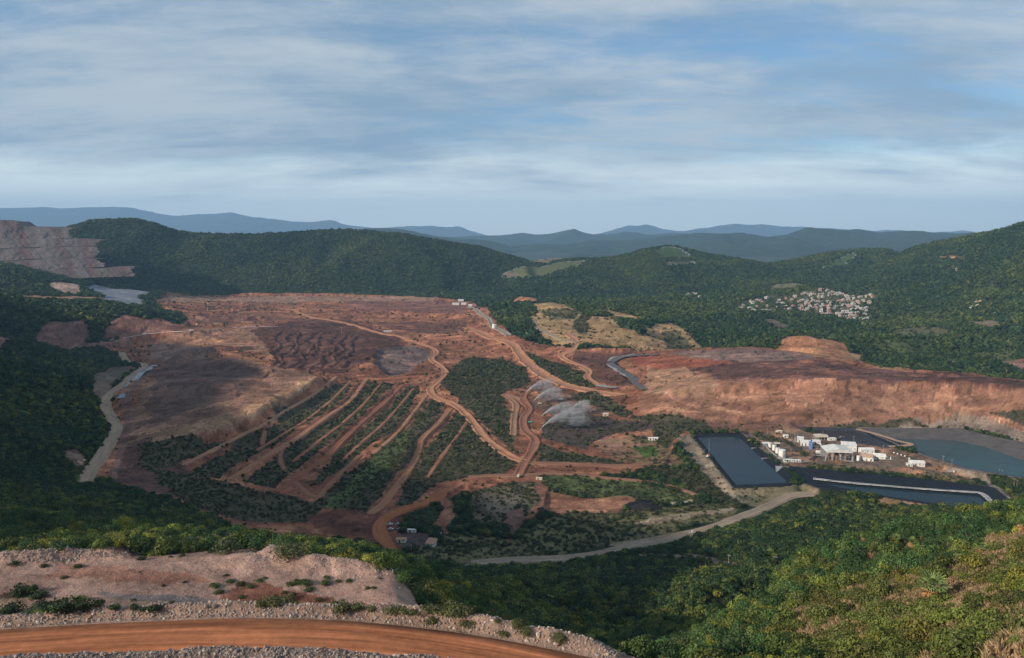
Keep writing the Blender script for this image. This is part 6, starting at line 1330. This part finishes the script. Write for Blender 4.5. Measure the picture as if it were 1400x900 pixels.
truck(262, 453, 10, 'white truck on the bench at the back left of the diggings', M_WHITE, M_WHITE, 1.3, True, 1500); truck(198, 458, 10, 'pale truck near the red cut faces on the left', M_CREAM, M_WHITE, 1.3, True, 1500); truck(1300, 647, -15, 'pale grey truck parked on the dam track right of the plant', M_STEEL, M_WHITE, 1.1); truck(1243, 629, 70, 'white truck parked left of the lone white house', M_WHITE, M_WHITE, 0.8)
truck(739.5, 588.5, 85, 'orange truck at the foot of the lowest spray', M_ORSH, M_YELL, 0.7); truck(738, 553, 10, 'pale truck below the two upper sprays', M_CREAM, M_WHITE, 0.8)
for px, py in [(1222, 620), (1227, 621.5), (1232, 623), (1237, 624.5)]:
    e = ground_obj('parked_car', px, py, 60, 'white car in the row along the far edge of the plant yard', 'car', 'cars parked in the plant yard', 1.0)
    part('body', MB().prism([(-2.1, 0.35), (2.1, 0.35), (2.15, 0.8), (1.2, 0.95), (0.6, 1.45), (-1.3, 1.45), (-2.0, 0.95)], -0.85, 0.85), M_WHITE, e, 0.06); part('side_window', MB().prism([(-1.6, 0.98), (0.95, 0.98), (0.5, 1.36), (-1.2, 1.36)], -0.88, -0.83), M_GLASS, e); wheels(e, (-1.35, 1.35), 0.75, 0.32)
# ------------------------------------------------------------------ camp and other small buildings
building('white shed with a brown roof left in the small camp', 549, 741, 10, 6, 3.6, -3, 'gable', 1.0, M_WHITE, M_RUST, 1, 2); building('long white shed with a rust brown roof right in the small camp', 591, 745, 9, 15, 4.2, -14, 'gable', 1.6, M_WHITE, M_RUST, 1, 2)
building('white site cabin with dark openings above the camp yard', 563, 728, 10, 3, 2.8, -3, 'flat', 0, doors=1, wins=2, name='site_cabin', cat='cabin'); building('cream container beside the meadow track', 737, 656, 8, 3, 2.8, -6, 'flat', 0, M_CREAM, M_CREAM, 1, 0, 'container', 'container')
building('white hut behind the spray field, left of its twin', 889.5, 602, 7, 5, 3.5, 0, 'gable', 1.0, wins=1); building('white hut behind the spray field, right of its twin', 896.5, 602, 6, 5, 3.5, 0, 'gable', 1.0, wins=1); building('dark hut left of the two white huts by the loop road', 880, 600, 6, 5, 3.5, 0, 'flat', 0, M_DARK, M_DARK, 0, 0)
building('cream hut on the bank right of the sprays', 828, 569, 9, 6, 4, 0, 'mono', 0.6, M_CREAM, M_CREAM, 1, 1); building('long white roofed shed in the middle of the diggings', 530, 454.5, 24, 8, 4, 4, 'gable', 1.2, M_STEEL, M_WHITE, 1, 3)
for px, py, L, lb in [(623, 417, 30, 'longest white workshop at the far edge of the mine'), (634, 417, 22, 'middle white workshop at the far edge of the mine'), (643, 419, 16, 'smallest white workshop at the far edge of the mine'), (630, 412, 26, 'white workshop behind the others at the far edge of the mine')]: building(lb, px, py, L, 14, 7, 5, 'gable', 2.0, wins=0, doors=1)
tank('white tank beside the service road at the back of the mine', 676, 449, 6.5, 11)
tank('green plastic tank beside the red road by the sprays', 725, 579, 1.7, 5.2, M_GREEN, 'water_tank', True, 10); tank('small blue barrel tank behind the brown roofed shed', 596.5, 730, 1.0, 2.0, M_BLUE, 'water_tank'); tank('small white water tank right of the brown roofed shed', 602.5, 731, 0.9, 1.6, M_WHITE, 'water_tank')
M_PIPE = mat_plain('white_pipe', (0.6, 0.58, 0.55), 0.5, 0.15)
def pipe(label, pts, r):
    g = spline(np.array([GS(a, b) for a, b in pts]), 12); V, F = [], []
    for i, p in enumerate(g):
        d = g[min(i + 1, len(g) - 1)] - g[max(i - 1, 0)]; d /= np.linalg.norm(d); s = np.cross(d, (0, 0, 1)); s /= np.linalg.norm(s); u = np.cross(s, d)
        for k in range(6): t = k * 1.0472; V.append(p + (0, 0, r * 1.3) + r * (s * math.cos(t) + u * math.sin(t)))
    for i in range(len(g) - 1):
        for k in range(6): F.append((i * 6 + k, i * 6 + (k + 1) % 6, (i + 1) * 6 + (k + 1) % 6, (i + 1) * 6 + k))
    tag(obj('pipeline', mesh_np('pipeline', V, F, [M_PIPE], True)), label, 'pipe')
pipe('white pipeline along the bench at the back left of the mine', [(150, 466), (175, 462), (200, 458), (230, 455), (262, 453), (300, 450), (340, 448), (380, 447)], 0.8)
pipe('white pipe on the bank of the oblong pond', [(1012, 594), (1030, 609), (1050, 627), (1072, 646), (1088, 658)], 0.6)
# ------------------------------------------------------------------ poles and signs
POLE_T = MB().cyl((0, 0), 0.17, -1.5, 10, 8, r1=0.11).mesh('pole_shaft', M_WOOD); ARM = MB().box(-1.3, 1.3, -0.09, 0.09, 8.9, 9.1).mesh('cross_arm', M_WOOD); INS = MB().cyl((0, 0), 0.07, 9.1, 9.4, 6).mesh('insulator', M_WHITE)
def pole(px, py, hpx, label, group=None, ymin=45):
    x, y, z = GS(px, py, ymin); s = hpx * y / FOC / 10.0; e = empty('utility_pole', (x, y, z), R(random.choice((20, -35, 5))), 1.0); tag(e, label, 'pole', group); e.scale = (max(s, 1) * 1.15, max(s, 1) * 1.15, s)
    obj('shaft', POLE_T, e); obj('cross_arm', ARM, e)
    for dx in (-1.15, 0.0, 1.15): q = obj('insulator', INS, e); q.location.x = dx
pole(6, 634, 17, 'pale pole on the wooded slope at the left edge'); pole(223, 704, 15, 'pole behind the sunlit ridge on the left'); pole(562.5, 758, 15, 'white pole in front of the small camp'); pole(817.5, 792, 20, 'pole standing in the dark gully wood'); pole(936, 775, 17, 'pole above the pale track right of the gully'); pole(996, 772, 15, 'pole in the trees right of the pale track'); pole(1059, 775, 16, 'pole at the foot of the near right slope')
for px, py, h, lb in [(284, 427, 13, 'tallest pole on the bench at the back left of the mine'), (330, 421, 12, 'pole near the back edge of the mine, first of three'), (343, 419, 11, 'pole near the back edge of the mine, second of three'), (357, 419, 11, 'pole near the back edge of the mine, third of three'), (467, 456, 9, 'pole on the dark benches of the mine'), (708, 446, 9, 'pole in the trees left of the yellow cut'), (1342, 504, 6, 'pole in the scrub behind the plateau'), (1376, 512, 6, 'pole where the track meets the plateau'), (1207, 622, 14, 'pole at the right of the plant by the tented store'), (1289, 634, 11, 'left pole of the pair beside the teal pond'), (1301, 639, 11, 'right pole of the pair beside the teal pond'), (1366, 650, 9, 'left pole of the twin poles on the dam'), (1370, 651, 9, 'right pole of the twin poles on the dam'), (1386, 666, 11, 'left pole of the pair at the dam end'), (1390, 667, 11, 'right pole of the pair at the dam end'), (1167, 606, 10, 'pole behind the tall process building'), (1173, 618, 10, 'pole between the process building and the block house'), (1125, 595, 6, 'pole beside the cream roofed shed'), (1049, 594, 9, 'pole at the back left of the plant')]: pole(px, py, h, lb, None)
x, y, z = GS(908, 894, 130); e = empty('sign', (x, y, z), R(-15)); tag(e, 'small blank white sign on a post above the gully', 'sign'); part('post', MB().box(-0.06, 0.06, -0.06, 0.06, -0.6, 1.3), M_STEEL, e); part('board', MB().box(-0.75, 0.75, -0.09, -0.06, 0.75, 1.3), M_WHITE, e)
# ------------------------------------------------------------------ water guns with their spray
def mat_spray():
    m, t = newmat('spray'); tcn = N(t, 'ShaderNodeTexCoord'); sp = N(t, 'ShaderNodeSeparateXYZ'); link(t, tcn.outputs['Object'], sp.inputs[0])
    nx_ = noise(t, mapping(t, tcn.outputs['Object'], (0, 0, 0), (0, 0, 0), (2.5, 5.0, 5.0)), 1.0, 4, 0.65)
    f = mathn(t, 'POWER', mathn(t, 'SUBTRACT', 1.04, sp.outputs[0], True), 1.6)
    core = mathn(t, 'DIVIDE', 0.022, mathn(t, 'ADD', mathn(t, 'POWER', mathn(t, 'MAXIMUM', sp.outputs[0], 0.0), 1.2), 0.02))
    d = mathn(t, 'MULTIPLY', mathn(t, 'MULTIPLY', mathn(t, 'ADD', f, core), maprange(t, nx_, 0.42, 0.64, 0.0, 2.0)), 0.26)
    v = N(t, 'ShaderNodeVolumePrincipled'); v.inputs['Color'].default_value = (0.97, 0.97, 0.97, 1); v.inputs['Anisotropy'].default_value = 0.2; link(t, d, v.inputs['Density'])
    o = N(t, 'ShaderNodeOutputMaterial'); link(t, v.outputs[0], o.inputs[1]); return m
M_SPRAY = mat_spray(); M_DROP = mat_plain('white_water', (0.85, 0.86, 0.87), 0.4, 0.02)
def spray(px, py, Lm, hm, wm, label, rz=12, fall=1.35):
    x, y, z = GS(px, py); e = empty('water_gun', (x, y, z), R(rz)); tag(e, label, 'water spray')
    part('stand', MB().cyl((0, 0), 0.12, -0.5, 1.6, 6).box(-0.7, 0.7, -0.08, 0.08, -0.1, 0.1).box(-0.08, 0.08, -0.7, 0.7, -0.1, 0.1), M_STEEL, e); part('barrel', MB().prism([(-0.3, 1.45), (1.6, 2.2), (1.6, 2.4), (-0.3, 1.75)], -0.14, 0.14), M_STEEL, e)
    V, F = [], []; nn, ns = 26, 14
    for i in range(nn):
        s = i / (nn - 1); top = 0.10 + 4 * s * (1 - s * 0.62) * 0.62; bot = 0.10 + top * max(0.0, 1 - 1.9 * s * fall) * 0.75 - 0.10 * s; bot = min(bot, top - 0.01 - 0.05 * s); w = 0.02 + 0.62 * s ** 0.8
        for k in range(ns): t = 6.283 * k / ns; V.append((s, w * math.cos(t) * (0.9 + 0.2 * math.sin(i * 1.3 + k)), (top + bot) / 2 + (top - bot) / 2 * math.sin(t)))
    for i in range(nn - 1):
        for k in range(ns): F.append((i * ns + k, i * ns + (k + 1) % ns, (i + 1) * ns + (k + 1) % ns, (i + 1) * ns + k))
    me = bpy.data.meshes.new('jet'); me.from_pydata(V, [], F + [tuple(range(ns)), tuple((nn - 1) * ns + k for k in reversed(range(ns)))]); me.update(); me.materials.append(M_SPRAY)
    bm = bmesh.new(); bm.from_mesh(me); bmesh.ops.recalc_face_normals(bm, faces=bm.faces[:]); bm.to_mesh(me); bm.free()
    j = obj('mist', me, e); j.location = (1.4, 0, 1.9); j.scale = (Lm, wm, hm)
    r = np.random.default_rng(int(px * 7 + py)); m = 5500; s = r.random(m) ** 1.35; az = (r.normal(size=m) * 0.16); q = r.random(m) ** (1.6 - 0.9 * s)      # drops flung out in a fan, then falling
    top = 0.10 + 4 * s * (1 - s * 0.62) * 0.62; zc_ = (top * (1 - q * s * 0.95)) * hm; yy = az * s * wm * 1.6; P3 = np.column_stack([s * Lm, yy, zc_])
    sz = (0.10 + 0.16 * r.random(m)) * (0.7 + 0.5 * s); tet = np.array([(1, 1, 1), (1, -1, -1), (-1, 1, -1), (-1, -1, 1)]) * 0.6
    Vd = (P3[:, None, :] + tet[None] * sz[:, None, None]).reshape(-1, 3); Fd = (np.arange(m)[:, None, None] * 4 + np.array([(0, 1, 2), (0, 3, 1), (0, 2, 3), (1, 3, 2)])[None]).reshape(-1, 3)
    w_ = obj('water_drops', mesh_np('water_drops', Vd, Fd, [M_DROP]), e, kind='stuff'); w_.location = (1.4, 0, 1.9)
spray(718, 540, 56, 22, 26, 'white water jet furthest back, left of another', 25); spray(728, 552, 54, 22, 26, 'white water jet second from the back', 22); spray(739, 573, 56, 20, 28, 'white water jet left in the middle of the spray field', 22)
spray(775, 568, 40, 19, 20, 'white water jet alone at the right of the spray field', 20); spray(739, 589, 74, 26, 40, 'largest white water jet at the front of the spray field', 20, 0.8)

# ------------------------------------------------------------------ process skids in the plant yard
def skid(px, py, rz, label, seed):
    e = ground_obj('process_skid', px, py, rz, label, 'machinery'); r = random.Random(seed); part('base', MB().box(-5, 5, -3, 3, -0.4, 0.3), M_CONC, e)
    for k in range(5):
        cx, cy = -4 + 2 * k + r.uniform(-0.4, 0.4), r.uniform(-1.8, 1.8)
        if k % 2: part('vessel', MB().cyl((cx, cy), r.uniform(0.6, 1.1), 0.3, r.uniform(2.5, 6), 10, cone=0.4), r.choice([M_STEEL, M_WHITE, M_RUSTY]), e)
        else: part('pump_unit', MB().box(cx - 0.8, cx + 0.8, cy - 0.7, cy + 0.7, 0.3, r.uniform(1.2, 2.6)), r.choice([M_RUSTY, M_STEEL, M_YELL, M_DARK]), e, 0.08)
    part('pipe_run', MB().cyl((0, -2.4, 2.6), 0.2, -5, 5, 8, 'x').cyl((0, -1.9, 2.2), 0.15, -5, 5, 8, 'x').box(-4.6, -4.4, -2.6, -1.7, 0, 2.7).box(4.4, 4.6, -2.6, -1.7, 0, 2.7), M_STEEL, e)
skid(1112, 613, -8, 'jumble of pumps and vessels right of the blue wall', 1); skid(1124, 612, -6, 'low machinery between the small tent and the cream roofed shed', 2); skid(1168, 626, -6, 'pumps and vessels between the big hall and the orange roof', 3); skid(1150, 600, 5, 'machinery beside the low white office', 4); skid(1215, 628, -15, 'machinery in the open yard right of the tented store', 5); skid(1085, 603, -12, 'rusty machinery left of the stepped white shed', 6); skid(1130, 630, -6, 'pipework at the front left corner of the big hall', 7)

def heap(px, py, L, Wd, h, label, seed):
    x, y, z = GS(px, py); nr, nc = 22, 34; t, r = np.meshgrid(np.linspace(0, 6.2832, nc), np.linspace(0, 1, nr)); X = r * np.cos(t) * L / 2; Yv = r * np.sin(t) * Wd / 2
    Z = h * (1 - r) ** 0.85 * (1 + 0.5 * fbm(X.ravel(), Yv.ravel(), L / 4, 4, seed).reshape(r.shape)) - 0.6 * r
    o = obj('heap', mesh_np('heap', np.column_stack([X.ravel(), Yv.ravel(), Z.ravel()]), grid_faces(nr, nc), [mat_plain('black_heap', (0.014, 0.014, 0.016), 0.8, 0.35, 0.6)], False)); o.location = (x, y, z); tag(o, label, 'heap')
heap(881, 695, 38, 16, 6, 'long black heap at the edge of the red yard', 3); heap(742, 698, 11, 7, 2.6, 'small black heap at the left of the red yard', 5)

# ------------------------------------------------------------------ haze
def haze():
    x0, x1, y0, y1, z0, z1 = -41000, 41000, -1500, 48000, -120, 2100
    V = [(x0, y0, z0), (x1, y0, z0), (x1, y1, z0), (x0, y1, z0), (x0, y0, z1), (x1, y0, z1), (x1, y1, z1), (x0, y1, z1)]
    F = [(0, 3, 2, 1), (4, 5, 6, 7), (0, 1, 5, 4), (1, 2, 6, 5), (2, 3, 7, 6), (3, 0, 4, 7)]
    m, t = newmat('haze'); pv_ = N(t, 'ShaderNodeVolumePrincipled'); pv_.inputs['Color'].default_value = (0.37, 0.65, 1.0, 1)
    pv_.inputs['Density'].default_value = 3.2e-5; pv_.inputs['Anisotropy'].default_value = 0.0
    o = N(t, 'ShaderNodeOutputMaterial'); link(t, pv_.outputs[0], o.inputs[1])
    obj('haze', mesh_np('haze', V, F, [m]), kind='stuff', label='thin blue haze filling the air of the valley', category='haze')
haze()
